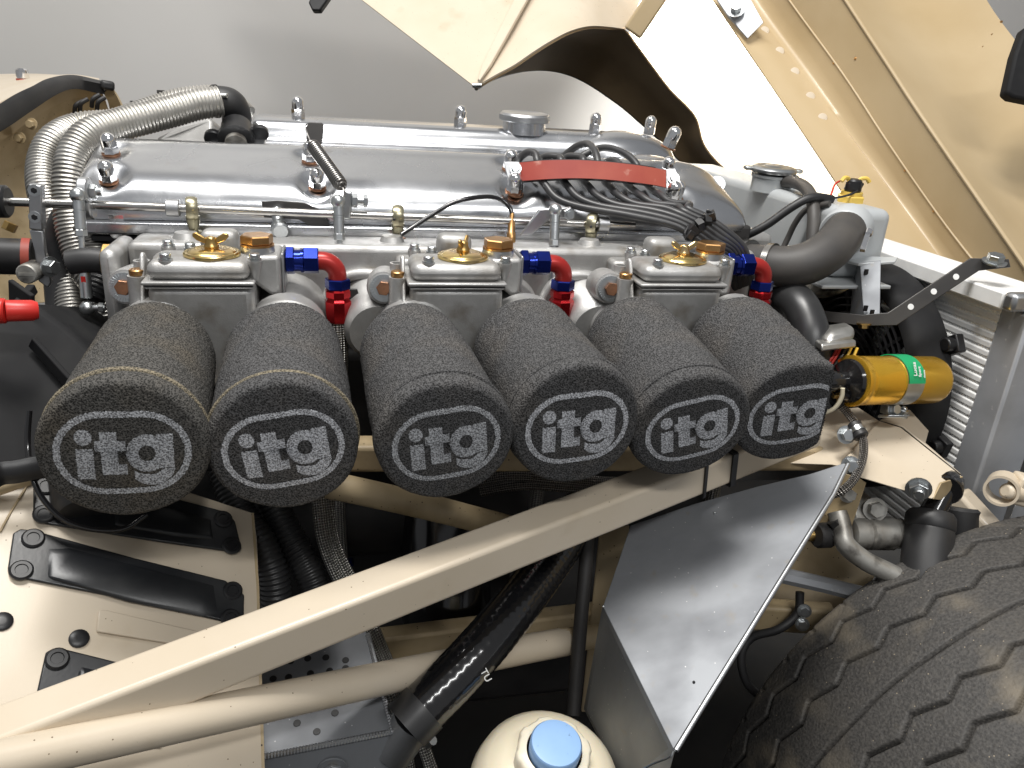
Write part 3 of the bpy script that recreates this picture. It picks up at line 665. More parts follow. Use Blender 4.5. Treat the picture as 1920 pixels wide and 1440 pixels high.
# left support bar with two screws
T = thing('shaft_bracket', 'flat aluminium bracket bar with two socket screws at the left end of the shaft', 'bracket', at(66, 450, Y=.04))
m = MB(); Y0 = .045
m.slab([at(x, y, Y=Y0) for x, y in ((53, 345), (77, 348), (80, 432), (54, 430))], (0, 1, 0), .010); m.build('plate', 'satin_alu', T, bevel=.001)
m = MB(); m.slab([at(x, y, Y=Y0 + .001) for x, y in ((54, 431), (80, 433), (84, 470), (96, 530), (90, 540), (72, 528), (64, 470))], (0, 1, 0), .006); m.build('arm', 'satin_alu', T, bevel=.001)
for x, y in ((64, 357), (65, 407)):
    q = at(x, y, Y=Y0); m = MB(); m.cyl(q + Vector((0, .0015, 0)), q + Vector((0, -.0006, 0)), .0048, seg=16); o = m.build('screw', 'zinc', T)
    m = MB(); m.hexn(q + Vector((0, -.0005, 0)), q + Vector((0, -.0009, 0)), .0026); m.build('socket', 'black_plastic', o)
q = at(92, 500, Y=Y0 - .004); bolt(T, q, (1, -.6, 0), r=.006, name='nut')
q = at(60, 510, Y=Y0 - .004); m = MB(); m.cyl(q + Vector((0, .01, 0)), q + Vector((-.002, -.008, 0)), .0085, seg=18, ch=.001); m.mm(q + Vector((-.0075, -.0088, -.0012)), q + Vector((.0055, -.0078, .0012))); m.build('slotted_screw', 'greasy_metal', T)
# return spring and its bracket
T = thing('return_spring', 'tight coil return spring hooked from a dark bracket down to the shaft lever', 'spring', at(612, 310, Y=.09))
s0, s1 = at(583, 268, Y=.115), at(643, 352, Y=.052); d = (s1 - s0).normalized(); a_, u_, v_ = basis(d); Ls = (s1 - s0).length
pts = [];  n = 27
for k in range(n * 14 + 1):
    t = k / (n * 14); r = .0056 * min(1, .35 + min(t, 1 - t) * 9); an = 2 * math.pi * n * t; pts.append(s0 + d * Ls * t + (u_ * math.cos(an) + v_ * math.sin(an)) * r)
m = MB(); m.tube(pts, .00098, 6); m.build('coil', 'spring_steel', T)
m = MB(); m.tube(smooth([s0, at(577, 252, Y=.125), at(573, 236, Y=.13), at(577, 233, Y=.128)], 4), .0008, 6); m.build('hook', 'spring_steel', T)
m = MB(); m.tube(smooth([s1, at(646, 360, Y=.048), at(646, 370, Y=.047)], 4), .0009, 6); m.build('hook', 'spring_steel', T)
T = thing('spring_bracket', 'small dark steel bracket standing on the cam cover holding the spring', 'bracket', at(588, 275, Y=.15))
m = MB(); A = at(575, 232, Y=.150); B_ = at(607, 234, Y=.150); Cc = at(604, 268, Y=.146); Dd = at(574, 268, Y=.146)
m.slab([A, at(580, 229, Y=.150), at(603, 230, Y=.150), B_, Cc, at(590, 292, Y=.144), at(572, 290, Y=.144), Dd], (0, 1, 0), .0022); m.build('plate', 'strap_paint', T, bevel=.0006)
for x, y in ((582, 243), (581, 255)):
    q = at(x, y, Y=.1495); m = MB(); m.cyl(q, q + Vector((0, -.0004, 0)), .0014, seg=10); m.build('hole', 'black_plastic', T)

# dark steady plate and clip behind the shaft
T = thing('steady_plate', 'dark curved steel steady plate with a screw clip behind the throttle shaft', 'bracket', at(560, 430, Y=.07))
m = MB(); m.slab([at(x, y, Y=.079) for x, y in ((490, 378), (520, 376), (570, 380), (598, 392), (618, 420), (618, 447), (590, 447), (584, 424), (560, 412), (495, 408))], (0, 1, 0), .002); m.build('plate', 'strap_paint', T, bevel=.0005)
q = at(523, 427, Y=.062); m = MB(); m.cyl(q + Vector((-.002, .012, .014)), q, .005, seg=16); m.cyl(q + Vector((.0, .004, 0)), q + Vector((.002, -.008, -.002)), .0078, seg=18, ch=.0015); m.build('clip_screw', 'zinc', T)
# ------------------------------------------------------------------ vacuum cable with brass fitting
T = thing('thin_cable', 'thin black cable arching over the shaft to a brass fitting', 'cable', at(880, 400, Y=.06))
m = MB(); pts = [(752, 440, .70), (775, 425, .705), (806, 405, .71), (845, 382, .715), (880, 372, .72), (920, 369, .73), (945, 378, .735), (957, 392, .735), (960, 404, .735)]
m.tube(smooth(ats(pts), 6), .0022, 10); m.build('sheath', 'black_gloss', T)
m = MB(); q0, q1 = at(960, 400, D=.735), at(958, 455, D=.735); d = (q1 - q0); m.lathe([(.0022, 0), (.0026, .006), (.0034, .008), (.0036, .018), (.0044, .019), (.0044, .028), (.0036, .029)], q0, d, 14); m.build('brass_fitting', 'bronze', T)
# ------------------------------------------------------------------ spark lead loom
T = thing('lead_holder', 'curved red fibre strip between aluminium brackets holding the plug leads', 'lead holder', at(1110, 330, D=.78))
tl = [(973, 306), (1020, 302), (1075, 301), (1130, 304), (1180, 309), (1220, 315), (1252, 321)]; bl = [(977, 340), (1020, 337), (1075, 335), (1130, 337), (1180, 342), (1220, 347), (1250, 353)]
Ds = [.768, .762, .762, .766, .772, .780, .788]
def strip(off): return [[at(x, y, D=Dd + off) for (x, y), Dd in zip(r, Ds)] for r in (tl, bl)]
G = strip(0); G = [[g for g in smooth(r, 5)] for r in G]; m = MB(); m.sheet(G, .0022, 1); m.build('red_strip', 'red_strip', T, ang=50)
G = [[at(x, y + 3, D=Dd + .012) for (x, y), Dd in zip(r[:-1], Ds)] for r in (tl, bl)]; G = [smooth(r, 5) for r in G]; m = MB(); m.sheet(G, .010, 1); m.build('backing_block', 'rubber', T, ang=50)
for pl, D0, nu in (([(944, 303), (974, 303), (978, 338), (953, 340)], .762, ((967, 317),)), ([(1249, 317), (1266, 315), (1282, 352), (1249, 355)], .784, ((1263, 335),))):
    P = [at(x, y, D=D0) for x, y in pl]; m = MB(); m.slab(P, C_F, .003); br = m.build('end_bracket', 'satin_alu', T, bevel=.0006)
    P = [at(pl[3][0], pl[3][1], D=D0), at(pl[2][0], pl[2][1], D=D0), at(pl[2][0] - 4, pl[2][1] + 28, D=D0 + .012), at(pl[3][0] - 2, pl[3][1] + 28, D=D0 + .012)]; m = MB(); m.slab(P, C_F, .0025); m.build('bracket_foot', 'satin_alu', br, bevel=.0006)
    for x, y in nu: bolt(br, at(x, y, D=D0 - .001), -C_F, r=.004, h=.003, name='bolt')
    acorn(br, at(pl[3][0] + 9, pl[3][1] + 20, D=D0 + .006), (0, -.45, 1), r=.0075, h=.018)
LEADS = [(1018, 1290, 436, 1372, 500), (1060, 1297, 430, 1380, 497), (1100, 1304, 424, 1386, 494), (1140, 1311, 418, 1392, 492), (1180, 1318, 413, 1398, 490), (1218, 1325, 408, 1404, 488)]
names = ['lowest plug lead of the bundle, leaving the red strip furthest left', 'second plug lead from the left under the red strip', 'third plug lead from the left under the red strip', 'fourth plug lead from the left under the red strip', 'fifth plug lead from the left under the red strip', 'plug lead leaving the red strip furthest right']
LP = [(987, 1005, 286), (1030, 1050, 293), (1073, 1092, 293), (1055, 1122, 268), (1085, 1198, 273), (1150, 1160, 302)]
for i, (x0, xm, ym, x1, y1) in enumerate(LEADS):
    T = thing('plug_lead', names[i], 'ignition lead', at(x0, 350, D=.76), 'black plug leads')
    y0 = 338 + (x0 - 1018) * .045
    cv = [(x0 - 6, y0 - 4, .775 + i * .006), (x0 + 4, y0 + 8, .765 + i * .006), (x0 + 26 - i, y0 + 34 - i * 3.0, .758 + i * .003), (x0 + 70 - i * 6, y0 + 50 - i * 3.5, .752 + i * .002), ((x0 + xm) / 2 + 20, (y0 + ym) / 2 + 16 - i * 2, .745 + i * .001), (xm - 35, ym - 16, .740), (xm, ym, .738), (xm + 40, ym + 28, .740), (x1 - 12, y1 - 26, .745), (x1, y1 + 8, .755), (x1 + 6, y1 + 40, .775)]
    m = MB(); m.tube(smooth(ats(cv), 7), .0038, 14); m.build('lead', 'lead_rubber', T)
    # loop behind strip
    a, b, yt = LP[i]
    if i < 3: lc = [(a - 20, 312, .80), (a - 12, 296, .80), (a + 2, yt, .795), (b - 2, yt + 2, .79), (b + 2, 302, .785), (b + 3, 318, .785)]
    elif i == 3: lc = [(1050, 300, .84), (1060, 290, .84), (1082, 274, .83), (1102, 270, .82), (1115, 282, .80), (1121, 305, .79), (1122, 318, .79)]
    elif i == 4: lc = [(1080, 304, .84), (1092, 292, .84), (1118, 279, .84), (1145, 278, .83), (1175, 290, .815), (1192, 306, .805), (1198, 322, .80)]
    else: lc = [(1128, 312, .82), (1140, 303, .82), (1152, 301, .81), (1163, 310, .80), (1168, 322, .80)]
    m = MB(); m.tube(smooth(ats(lc), 7), .0038, 14); m.build('lead_loop', 'lead_rubber', T)
T = thing('cable_tie', 'knot of black cable ties gripping the plug lead bundle', 'cable tie', at(1308, 425, D=.735))
for k, (x, y, dx, dy) in enumerate(((1300, 430, -16, 12), (1312, 421, 6, -12), (1325, 412, 8, -8), (1292, 440, -6, 8), (1333, 404, 3, -6))):
    q = at(x, y, D=.728); m = MB(); ang = .6 + k * .5; m.box(q, (.0095, .008, .0065), Matrix.Rotation(ang, 3, 'Y') @ Matrix.Rotation(.5 * k, 3, 'Z'))
    m.tube(smooth(ats([(x - 8, y - 8, .730), (x + dx, y + dy, .726), (x + 8, y + 10, .735)]), 4), .0014, 6); m.build('tie_head', 'black_plastic', T, bevel=.0008)
# band that wraps the bundle
G0 = ats([(1284, 442, .733), (1300, 430, .731), (1318, 416, .731), (1333, 402, .733), (1330, 404, .748), (1300, 432, .750), (1286, 444, .745)]); m = MB(); m.tube(smooth(G0 + [G0[0]], 4), .0022, 8, ell=.5); m.build('tie_band', 'black_plastic', T)

# ------------------------------------------------------------------ silver corrugated hoses
def corr(name, label, cat, pts, r, pitch, depth, m_, seg=22, group=None):
    P, L = resample(smooth(pts, 12), pitch / 6); n = len(P)
    rr = [r + depth * math.sin(2 * math.pi * (i * L / n) / pitch) for i in range(n)]
    m = MB(); m.tube(P, rr, seg); o = m.build(name, m_, ang=180); tag(o, label, cat, group); return o
corr('heater_hose', 'ribbed silver hose looping over the end of the near cam cover', 'hose',
     ats([(412, 190, .80), (370, 196, .79), (325, 208, .78), (270, 222, .765), (215, 236, .75), (170, 252, .735), (142, 285, .725), (132, 330, .72), (132, 380, .72), (140, 440, .72), (160, 500, .72), (192, 545, .72), (210, 600, .72)]), .0150, .0036, .0007, 'silver_hose', group='ribbed silver hoses')
corr('heater_hose', 'ribbed silver hose behind, nearest the cream bulkhead', 'hose',
     ats([(402, 186, .86), (345, 192, .85), (290, 208, .84), (220, 232, .82), (150, 240, .81), (105, 262, .79), (84, 300, .78), (82, 350, .77), (96, 400, .765), (112, 450, .76), (130, 520, .75), (140, 600, .74)]), .0155, .0036, .0007, 'silver_hose', group='ribbed silver hoses')
T = thing('breather_elbow', 'black rubber elbow with clips joining silver hoses to the engine', 'hose elbow', at(430, 205, D=.84))
m = MB(); m.tube(smooth(ats([(400, 190, .815), (414, 190, .815), (432, 194, .82), (442, 210, .83), (445, 235, .84)]), 6), .0155, 18); m.build('elbow', 'rubber', T)
P = ats([(402, 190, .812), (408, 190, .812)]); m = MB(); m.cyl(P[0], P[1], .0168, seg=24); c1 = m.build('clip', 'dark_iron', T)
m = MB(); q = at(404, 178, D=.80); m.box(q, (.008, .006, .006)); m.cyl(q, q + Vector((.012, -.004, .0)), .0025, seg=10); m.build('clip_screw', 'zinc', c1)
for x, y, D in ((302, 178, .86), (252, 198, .86)):
    q = at(x, y, D=D); m = MB(); m.box(q, (.007, .006, .010)); m.cyl(q, q + Vector((.01, -.003, .001)), .003, seg=10); m.build('clip_screw', 'dark_iron', T)
m = MB(); m.tube(smooth(ats([(428, 192, .845), (446, 200, .85), (462, 216, .85)]), 5), .012, 14); m.build('pipe_bend', 'greasy_metal', T)
T = thing('breather_flange', 'black moulded pipe flange with two bolts behind the near cam cover', 'flange', at(445, 255, D=.80))
q = at(443, 262, D=.80); ax = (at(446, 225, D=.83) - q).normalized(); a_, u_, v_ = basis(ax, C_R)
m = MB(); m.lathe([(.0135, -.005), (.0185, -.0045), (.0185, .004), (.017, .005), (.0165, .024), (.0150, .0255)], q, ax, 26); m.build('collar', 'black_plastic', T)
for s in (-1, 1):
    c = q + u_ * s * .024 + ax * .010; m = MB(); m.cyl(c - ax * .004, c + ax * .003, .0088, seg=18, ch=.001); m.bar(c, q + ax * .010, .012, .006, ax); fl = m.build('flange_ear', 'black_plastic', T)
    m = MB(); m.cyl(c + ax * .003, c + ax * .009, .0052, seg=14, ch=.0008); m.build('bolt', 'dark_iron', fl)
m = MB(); m.cyl(q - ax * .012, q - ax * .002, .0110, seg=20); m.build('pipe_stub', 'greasy_metal', T)
m = MB(); m.slab(ats([(392, 268, .80), (396, 245, .815), (498, 248, .82), (496, 272, .80)]), C_F, .004); m.build('base_plate', 'polished_alu', T, bevel=.001)
# cast heater valve block under the hose
m = MB(); m.slab(ats([(330, 240, .84), (385, 215, .85), (400, 225, .85), (398, 272, .84), (300, 268, .84), (290, 258, .84)]), C_F, .03); o = m.build('water_pipe', 'cast_alu'); tag(o, 'rounded cast metal stub below the silver hose, left of the black flange', 'pipe'); 
bv = o.modifiers.new('bevel', 'BEVEL'); bv.width = .008; bv.segments = 3
# hose with red band and clamp under the shaft
T = thing('coolant_hose', 'dark hose with a red band and worm clamp under the left of the shaft', 'hose', at(190, 415, Y=.085))
p0, p1 = at(140, 402, D=.69), at(245, 412, D=.715); d = (p1 - p0).normalized()
m = MB(); m.cyl(p0, p1, .0108, seg=22, ch=.001); m.build('hose', 'rubber', T)
m = MB(); a, b2 = at(192, 407, D=.703), at(204, 408, D=.704); m.cyl(a, b2, .0114, seg=22); m.build('red_band', 'red_strip', T)
m = MB(); a, b2 = at(205, 408, D=.705), at(228, 410, D=.71); m.cyl(a, b2, .0118, seg=24); cl = m.build('clamp', 'zinc', T)
q = at(220, 436, D=.69); m = MB(); m.cyl(q + Vector((0, .006, .003)), q - Vector((0, .005, .0)), .0062, seg=16, ch=.001); m.box(q + Vector((0, .006, .010)), (.012, .008, .010)); m.build('clamp_screw', 'chrome', cl)
m = MB(); m.tube(smooth(ats([(145, 402, .72), (128, 425, .735), (120, 470, .745), (122, 540, .75), (130, 620, .75)]), 6), .018, 18); o = m.build('bypass_hose', 'rubber'); tag(o, 'thick black hose curving down behind the first throttle link', 'hose')
for k, (pp, r) in enumerate((([(160, 420, .70), (175, 445, .70), (180, 470, .70), (172, 500, .70)], .011), ([(150, 470, .67), (140, 510, .665), (150, 560, .66), (175, 590, .66)], .011), ([(200, 500, .68), (186, 530, .675), (172, 560, .67)], .010), ([(206, 545, .69), (200, 570, .68), (180, 600, .68)], .011))):
    if k in (0, 2): corr('ribbed_pipe', ['short ribbed pipe below the red banded hose', '', 'short ribbed pipe beside the brass union', ''][k], 'hose', ats(pp), r, .0042, .0008, 'silver_hose' if k == 0 else 'black_hose', 16)

# small lever and stop screws between the second and third filters
T = thing('spindle_lever', 'small dark spindle lever with stop screws beside the first red fuel line', 'lever', at(664, 582, D=.675))
q = at(664, 580, D=.672); m = MB(); m.slab([q + Vector((a, 0, c)) for a, c in ((-.004, .018), (.003, .018), (.006, .006), (.006, -.030), (-.004, -.030), (-.006, .004))], (0, 1, 0), .003); m.build('arm', 'dark_iron', T, bevel=.0006)
m = MB(); m.cyl(q + Vector((-.010, -.003, 0)), q + Vector((.012, -.003, 0)), .0045, seg=14, ch=.0006); m.hexn(q + Vector((.012, -.003, 0)), q + Vector((.017, -.003, 0)), .0055); m.build('stop_screw', 'greasy_metal', T)
m = MB(); m.hexn(q + Vector((-.012, -.002, -.020)), q + Vector((-.004, -.002, -.020)), .006); m.build('brass_nut', 'brass', T)
m = MB(); m.cyl(q + Vector((.004, .006, -.025)), q + Vector((.028, .006, -.028)), .012, seg=20, ch=.001); m.build('spindle_hub', 'cast_alu', T)

m = MB(); m.tube(smooth(ats([(225, 411, .715), (330, 409, .735), (480, 414, .742), (600, 419, .745)]), 6), .0072, 14); o = m.build('heater_pipe', 'black_gloss'); tag(o, 'straight black heater pipe hidden behind the throttle shaft', 'pipe')
# ------------------------------------------------------------------ bulkhead (left, behind)
T = thing('car_bulkhead', 'cream painted bulkhead and scuttle with a black rubber seal at left', 'bulkhead', at(60, 300, D=1.05))
xs = [-90, -40, 0, 40, 80, 115, 150, 185, 205]
def rowv(pts, **kw): return smooth(ats(pts), 6)
far_e = [(-120, 148, 1.25), (-60, 145, 1.35), (0, 142, 1.45), (60, 141, 1.5), (110, 143, 1.55), (150, 145, 1.58), (186, 150, 1.6)]
so = [(-120, 270, .84), (-60, 232, .88), (0, 198, .93), (50, 172, .97), (90, 158, 1.01), (135, 151, 1.06), (186, 161, 1.10)]
si = [(-120, 300, .84), (-60, 268, .88), (0, 236, .93), (50, 202, .97), (98, 174, 1.01), (140, 163, 1.06), (190, 170, 1.10)]
fl = [(-120, 325, .86), (-60, 292, .90), (0, 262, .95), (55, 224, .99), (100, 197, 1.03), (142, 182, 1.08), (196, 186, 1.12)]
iw = [(-120, 380, .90), (-60, 350, .95), (0, 325, 1.0), (60, 300, 1.05), (110, 275, 1.10), (160, 255, 1.14), (212, 235, 1.16)]
iw2 = [(-140, 620, .86), (-70, 600, .90), (0, 580, .95), (60, 570, 1.0), (110, 560, 1.03), (160, 520, 1.06), (225, 470, 1.08)]
sc1 = [((a[0] + b[0]) / 2, min(a[1], b[1]) * .62 + max(a[1], b[1]) * .38 - 4, (a[2] + b[2]) / 2) for a, b in zip(far_e, so)]
m = MB(); m.sheet([rowv(far_e), rowv(sc1), rowv(so)], .003); m.build('scuttle', 'cream_paint', T, ang=70)
mid = [((a[0] + b[0]) / 2, (a[1] + b[1]) / 2 - 2, (a[2] + b[2]) / 2 - .006) for a, b in zip(so, si)]
m = MB(); m.sheet([rowv(so), rowv(mid), rowv(si)], .008); m.build('rubber_seal', 'rubber', T, ang=70)
m = MB(); m.sheet([rowv(si), rowv(fl)], .002); m.build('flange', 'cream_inner_shade', T, ang=60)
m = MB(); m.sheet([rowv(fl), rowv(iw), rowv(iw2)], .002); m.build('inner_wall', 'cream_dirty', T, ang=60)
m = MB(); m.bar(at(188, 158, D=1.09), at(214, 162, D=1.10), .02, .013); m.build('seal_end', 'rubber', T, bevel=.004, bseg=3)
m = MB(); G = [rowv([(208, 160, 1.10), (222, 180, 1.11), (233, 205, 1.12), (240, 240, 1.13), (244, 300, 1.13)]), rowv([(192, 172, 1.10), (204, 190, 1.12), (210, 215, 1.14), (214, 250, 1.15), (216, 310, 1.15)])]; m.sheet(G, .003); m.build('side_flange', 'cream_dirty', T, ang=60)
for x, y in ((60, 232), (38, 258)):
    q = at(x, y, D=.97); bolt(T, q, (-.2, -1, 0), r=.005, m='cream_dirty', name='stud')
for x, y in ((140, 212), (150, 208), (172, 200), (182, 205)):
    q = at(x, y, D=1.06); m = MB(); m.tube(smooth([q, q + Vector((.004, -.005, .010)), q + Vector((.012, 0, .016))], 4), .003, 8); m.build('spring_clip', 'dark_iron', T)
T = thing('washer_jet', 'small chrome washer jet on the cream scuttle at top left', 'washer jet', at(42, 142, D=1.22))
q = at(42, 139, D=1.2); m = MB(); m.lathe([(.0088, -.006), (.0092, .0), (.0088, .006), (.006, .0085)], q, (0, 0, 1), 14); m.build('body', 'chrome', T)
m = MB(); m.lathe([(.0100, 0), (.0098, .003)], q - Vector((0, 0, .0095)), (0, 0, 1), 14); m.build('red_base', 'red_strip', T)

# ------------------------------------------------------------------ bonnet, hinged open behind
T = thing('car_bonnet', 'cream car bonnet tipped open behind the engine, seen from inside', 'bonnet', at(1400, 100, D=1.5))
# V shaped rear corner panel
tip = at(893, 165, D=1.30); n_ = (-C_F + Vector((0, 0, .25))).normalized()
A1 = at(668, -8, D=1.40); A2 = at(420, -200, D=1.52); C1 = at(975, 0, D=1.40); C2 = at(1090, -200, D=1.52)
m = MB(); m.slab([A2, A1, tip, C1, C2], C_F, .004); m.build('corner_panel', 'cream_paint', T, bevel=.0012)
# folded lip
L0 = [tip + Vector((0, -.006, .010)), at(905, 128, D=1.312), at(967, 0, D=1.388), at(1065, -200, D=1.505)]; L1 = [tip + Vector((.004, -.008, .008)), at(922, 126, D=1.308), at(992, 0, D=1.382), at(1090, -200, D=1.50)]
m = MB(); m.sheet([L0, L1], .007); m.build('folded_lip', 'cream_paint', T, bevel=.0015)
m = MB(); m.cyl(at(886, 160, D=1.29), at(903, 160, D=1.29), .004, seg=10); m.build('lip_fastener', 'zinc', T)
# inner wing skin (bright)
up_e = [(893, 165, 1.30), (930, 143, 1.30), (965, 124, 1.31), (1000, 100, 1.32), (1035, 78, 1.33), (1070, 60, 1.35), (1105, 51, 1.38), (1140, 52, 1.42), (1172, 56, 1.46)]
tp_e = [(905, 135, 1.318), (930, 90, 1.35), (960, 40, 1.385), (990, -20, 1.42), (1035, -60, 1.45), (1080, -90, 1.48), (1120, -100, 1.50), (1160, -90, 1.52), (1230, -60, 1.55)]
m = MB(); m.sheet([rowv(tp_e), rowv([((a[0] + b[0]) / 2, (a[1] + b[1]) / 2, (a[2] + b[2]) / 2) for a, b in zip(tp_e, up_e)]), rowv(up_e)], .003); m.build('wing_skin', 'cream_paint', T, ang=60)
# wheel arch lip: underside, sloped away and browned to carry its shade
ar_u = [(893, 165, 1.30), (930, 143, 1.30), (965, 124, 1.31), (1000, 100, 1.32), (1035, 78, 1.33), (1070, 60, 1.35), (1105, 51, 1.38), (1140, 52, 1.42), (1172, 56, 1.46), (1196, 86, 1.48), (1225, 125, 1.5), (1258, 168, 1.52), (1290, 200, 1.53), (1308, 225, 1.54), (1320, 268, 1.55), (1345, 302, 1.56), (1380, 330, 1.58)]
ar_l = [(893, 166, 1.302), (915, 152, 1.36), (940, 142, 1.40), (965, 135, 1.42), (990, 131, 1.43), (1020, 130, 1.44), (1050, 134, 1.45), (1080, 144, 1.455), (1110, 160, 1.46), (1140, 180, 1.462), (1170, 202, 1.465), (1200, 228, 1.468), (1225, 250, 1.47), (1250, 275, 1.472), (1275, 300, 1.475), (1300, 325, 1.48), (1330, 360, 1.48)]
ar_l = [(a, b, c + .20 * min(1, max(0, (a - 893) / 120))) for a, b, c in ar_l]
m = MB(); U = rowv(ar_u); Lw = rowv(ar_l); m.sheet([U, [a.lerp(b, .5) + Vector((0, .03, .02)) for a, b in zip(U, Lw)], Lw], .003); m.build('wheel_arch', 'arch_shade_brown', T, ang=60)
m = MB(); m.tube(Lw, .0035, 8); m.build('arch_edge', 'strap_paint', T)
# strut
m = MB(); a, b2 = at(1185, 62, D=1.43), at(1300, -110, D=1.36); m.bar(a, b2, .036, .02, (0, -1, .3)); m.build('strut', 'cream_inner_shade', T, bevel=.004)
# big bright inner skin
def quad(name, pts, mt, t=.003, bev=0):
    m = MB(); m.slab(ats(pts), C_F, t); return m.build(name, mt, T, bevel=bev)
k0 = [(1190, 84, 1.50), (1225, 20, 1.52), (1290, -90, 1.55), (1400, -90, 1.48)]
sk_l = [(1200, -60, 1.74), (1190, 10, 1.72), (1180, 80, 1.70), (1205, 125, 1.70), (1240, 172, 1.70), (1285, 225, 1.71), (1310, 270, 1.72), (1340, 325, 1.74), (1400, 400, 1.76)]
sk_r = [(1300, -120, 1.86), (1355, 0, 1.88), (1395, 60, 1.89), (1440, 120, 1.90), (1485, 180, 1.91), (1530, 250, 1.92), (1570, 310, 1.93), (1620, 385, 1.94), (1680, 470, 1.95)]
Lr, Rr = rowv(sk_l), rowv(sk_r); m = MB(); m.sheet([Lr, [a.lerp(b, .5) for a, b in zip(Lr, Rr)], Rr], .003); m.build('inner_skin', 'cream_paint', T, ang=60)
# near wing inner panels: folded strips running down to the right
lines = {
 'a': [(1240, -170, 1.45), (1338, 0, 1.38), (1450, 165, 1.30), (1560, 330, 1.22), (1700, 540, 1.12)],
 'b': [(1310, -170, 1.46), (1412, 10, 1.40), (1505, 140, 1.33), (1590, 250, 1.27), (1760, 480, 1.15), (1850, 600, 1.1)],
 'c': [(1360, -170, 1.40), (1478, 0, 1.34), (1580, 140, 1.27), (1665, 270, 1.21), (1770, 420, 1.14), (1880, 560, 1.06)],
 'd': [(1475, -170, 1.30), (1583, 0, 1.24), (1660, 118, 1.19), (1730, 225, 1.14), (1905, 480, 1.03), (2010, 630, .98)],
 'e': [(1760, -170, 1.36), (1850, 0, 1.30), (1930, 110, 1.24), (2010, 230, 1.18), (2130, 420, 1.10), (2250, 600, 1.05)],
}
LN = {k: smooth(ats(v if len(v) == 6 else [v[0], ((v[0][0] + v[1][0]) / 2, (v[0][1] + v[1][1]) / 2, (v[0][2] + v[1][2]) / 2)] + v[1:]), 6) for k, v in lines.items()}
for nm, k1, k2, mt, bow in (('edge_flange', 'a', 'b', 'cream_inner_shade', .0), ('channel', 'b', 'c', 'cream_inner_shade', .02), ('inner_wing', 'c', 'd', 'cream_inner_shade', .0), ('outer_wing', 'd', 'e', 'cream_inner_shade', .05)):
    G = []
    for t in (0, .25, .5, .75, 1): G.append([a.lerp(b, t) + C_F * bow * math.sin(math.pi * t) for a, b in zip(LN[k1], LN[k2])])
    m = MB(); m.sheet(G, .0025); m.build(nm, mt, T, ang=60)
def proj(p):
    q = p - CAM_POS; z = q.dot(C_F); return 960 + F_PX * q.dot(C_R) / z, 720 + F_PX * q.dot(C_D) / z
def on_strip(k1, k2, px, py, bow=0.0):
    best = None
    for a, b in zip(LN[k1], LN[k2]):
        for t in [i / 12 for i in range(13)]:
            p = a.lerp(b, t) + C_F * bow * math.sin(math.pi * t); x, y = proj(p); e = (x - px) ** 2 + (y - py) ** 2
            if best is None or e < best[0]: best = (e, p)
    return best[1]
m = MB(); m.tube([p - C_F * .003 for p in LN['d']], .0028, 8); m.build('swage_line', 'cream_inner_shade', T)
m = MB(); m.tube([p - C_F * .002 for p in LN['c']], .0016, 8); m.build('seam', 'cream_inner_shade', T)
for x, y in ((1433, 58), (1460, 94), (1486, 132), (1515, 178), (1547, 225)):  # paler discs painted as the lit holes along the flange
    q = on_strip('a', 'b', x, y) - C_F * .0005; m = MB(); m.lathe([(.0085, -.001), (.0070, .0006), (.004, .0010)], q, -C_F, 16); m.build('lit_hole_spot', 'cream_paint', T)
for x, y in ((1545, 132), (1602, 102), (1665, 358), (1712, 405), (1845, 95), (1865, 55), (1875, 55)):
    q = on_strip('c', 'd', x, y) if x < 1750 else on_strip('d', 'e', x, y, .05); m = MB(); m.cyl(q + C_F * .002, q - C_F * .001, .0022, seg=8); m.build('drip_mark', 'bronze', T)
m = MB(); m.slab(ats([(1335, -15, 1.36), (1395, -25, 1.34), (1432, 42, 1.33), (1402, 72, 1.33), (1365, 30, 1.35)]), C_F, .004); br = m.build('hinge_bracket', 'dull_alu', T, bevel=.001)
bolt(br, at(1380, 18, D=1.332), (-C_F + Vector((-.3, 0, .2))), r=.010, h=.012, name='bolt')
m = MB(); m.slab(ats([(1888, 172, 1.05), (1904, 100, 1.05), (1922, 50, 1.05), (1990, 30, 1.05), (1990, 200, 1.05), (1900, 182, 1.05)]), C_F, .02); m.build('rubber_pad', 'matte_black', T, bevel=.004)
m = MB(); m.slab(ats([(578, 4, 1.1), (590, -25, 1.1), (640, -40, 1.1), (612, 2, 1.1), (600, 19, 1.1), (585, 19, 1.1)]), C_F, .012); m.build('latch_hook', 'black_plastic', T, bevel=.002)

# ------------------------------------------------------------------ left side: dark box, red cap, cables
T = thing('starter_relay_box', 'large black box wedged behind the first foam filter at left', 'box', at(90, 760, D=.6))
m = MB(); P = ats([(-60, 640, .56), (55, 565, .60), (125, 615, .60), (215, 700, .60), (190, 860, .58), (60, 900, .55), (-60, 900, .52)]); m.slab(P, (.15, .9, -.3), .10); m.build('casing', 'matte_black', T, bevel=.004)
m = MB(); m.bar(at(20, 545, D=.6), at(62, 575, D=.59), .004, .02); m.bar(at(62, 540, D=.61), at(20, 590, D=.585), .006, .008); m.build('lid_strap', 'matte_black', T, bevel=.001)
m = MB(); m.bar(at(60, 640, D=.578), at(150, 740, D=.575), .004, .010); m.build('rib', 'matte_black', T, bevel=.001)
T = thing('terminal_cap', 'bright red plastic terminal cap poking in at the left edge', 'cap', at(20, 585, D=.55))
a, b2 = at(-40, 583, D=.53), at(12, 583, D=.535); m = MB(); m.cyl(a, b2, .0088, seg=20, ch=.001); m.build('sleeve', 'red_plastic', T)
a, b2 = at(10, 583, D=.535), at(64, 582, D=.545); m = MB(); m.lathe([(.0072, 0), (.0076, .001), (.0074, .016), (.0060, .0195), (.004, .0198)], a, b2 - a, 18); m.build('tip', 'red_plastic', T)
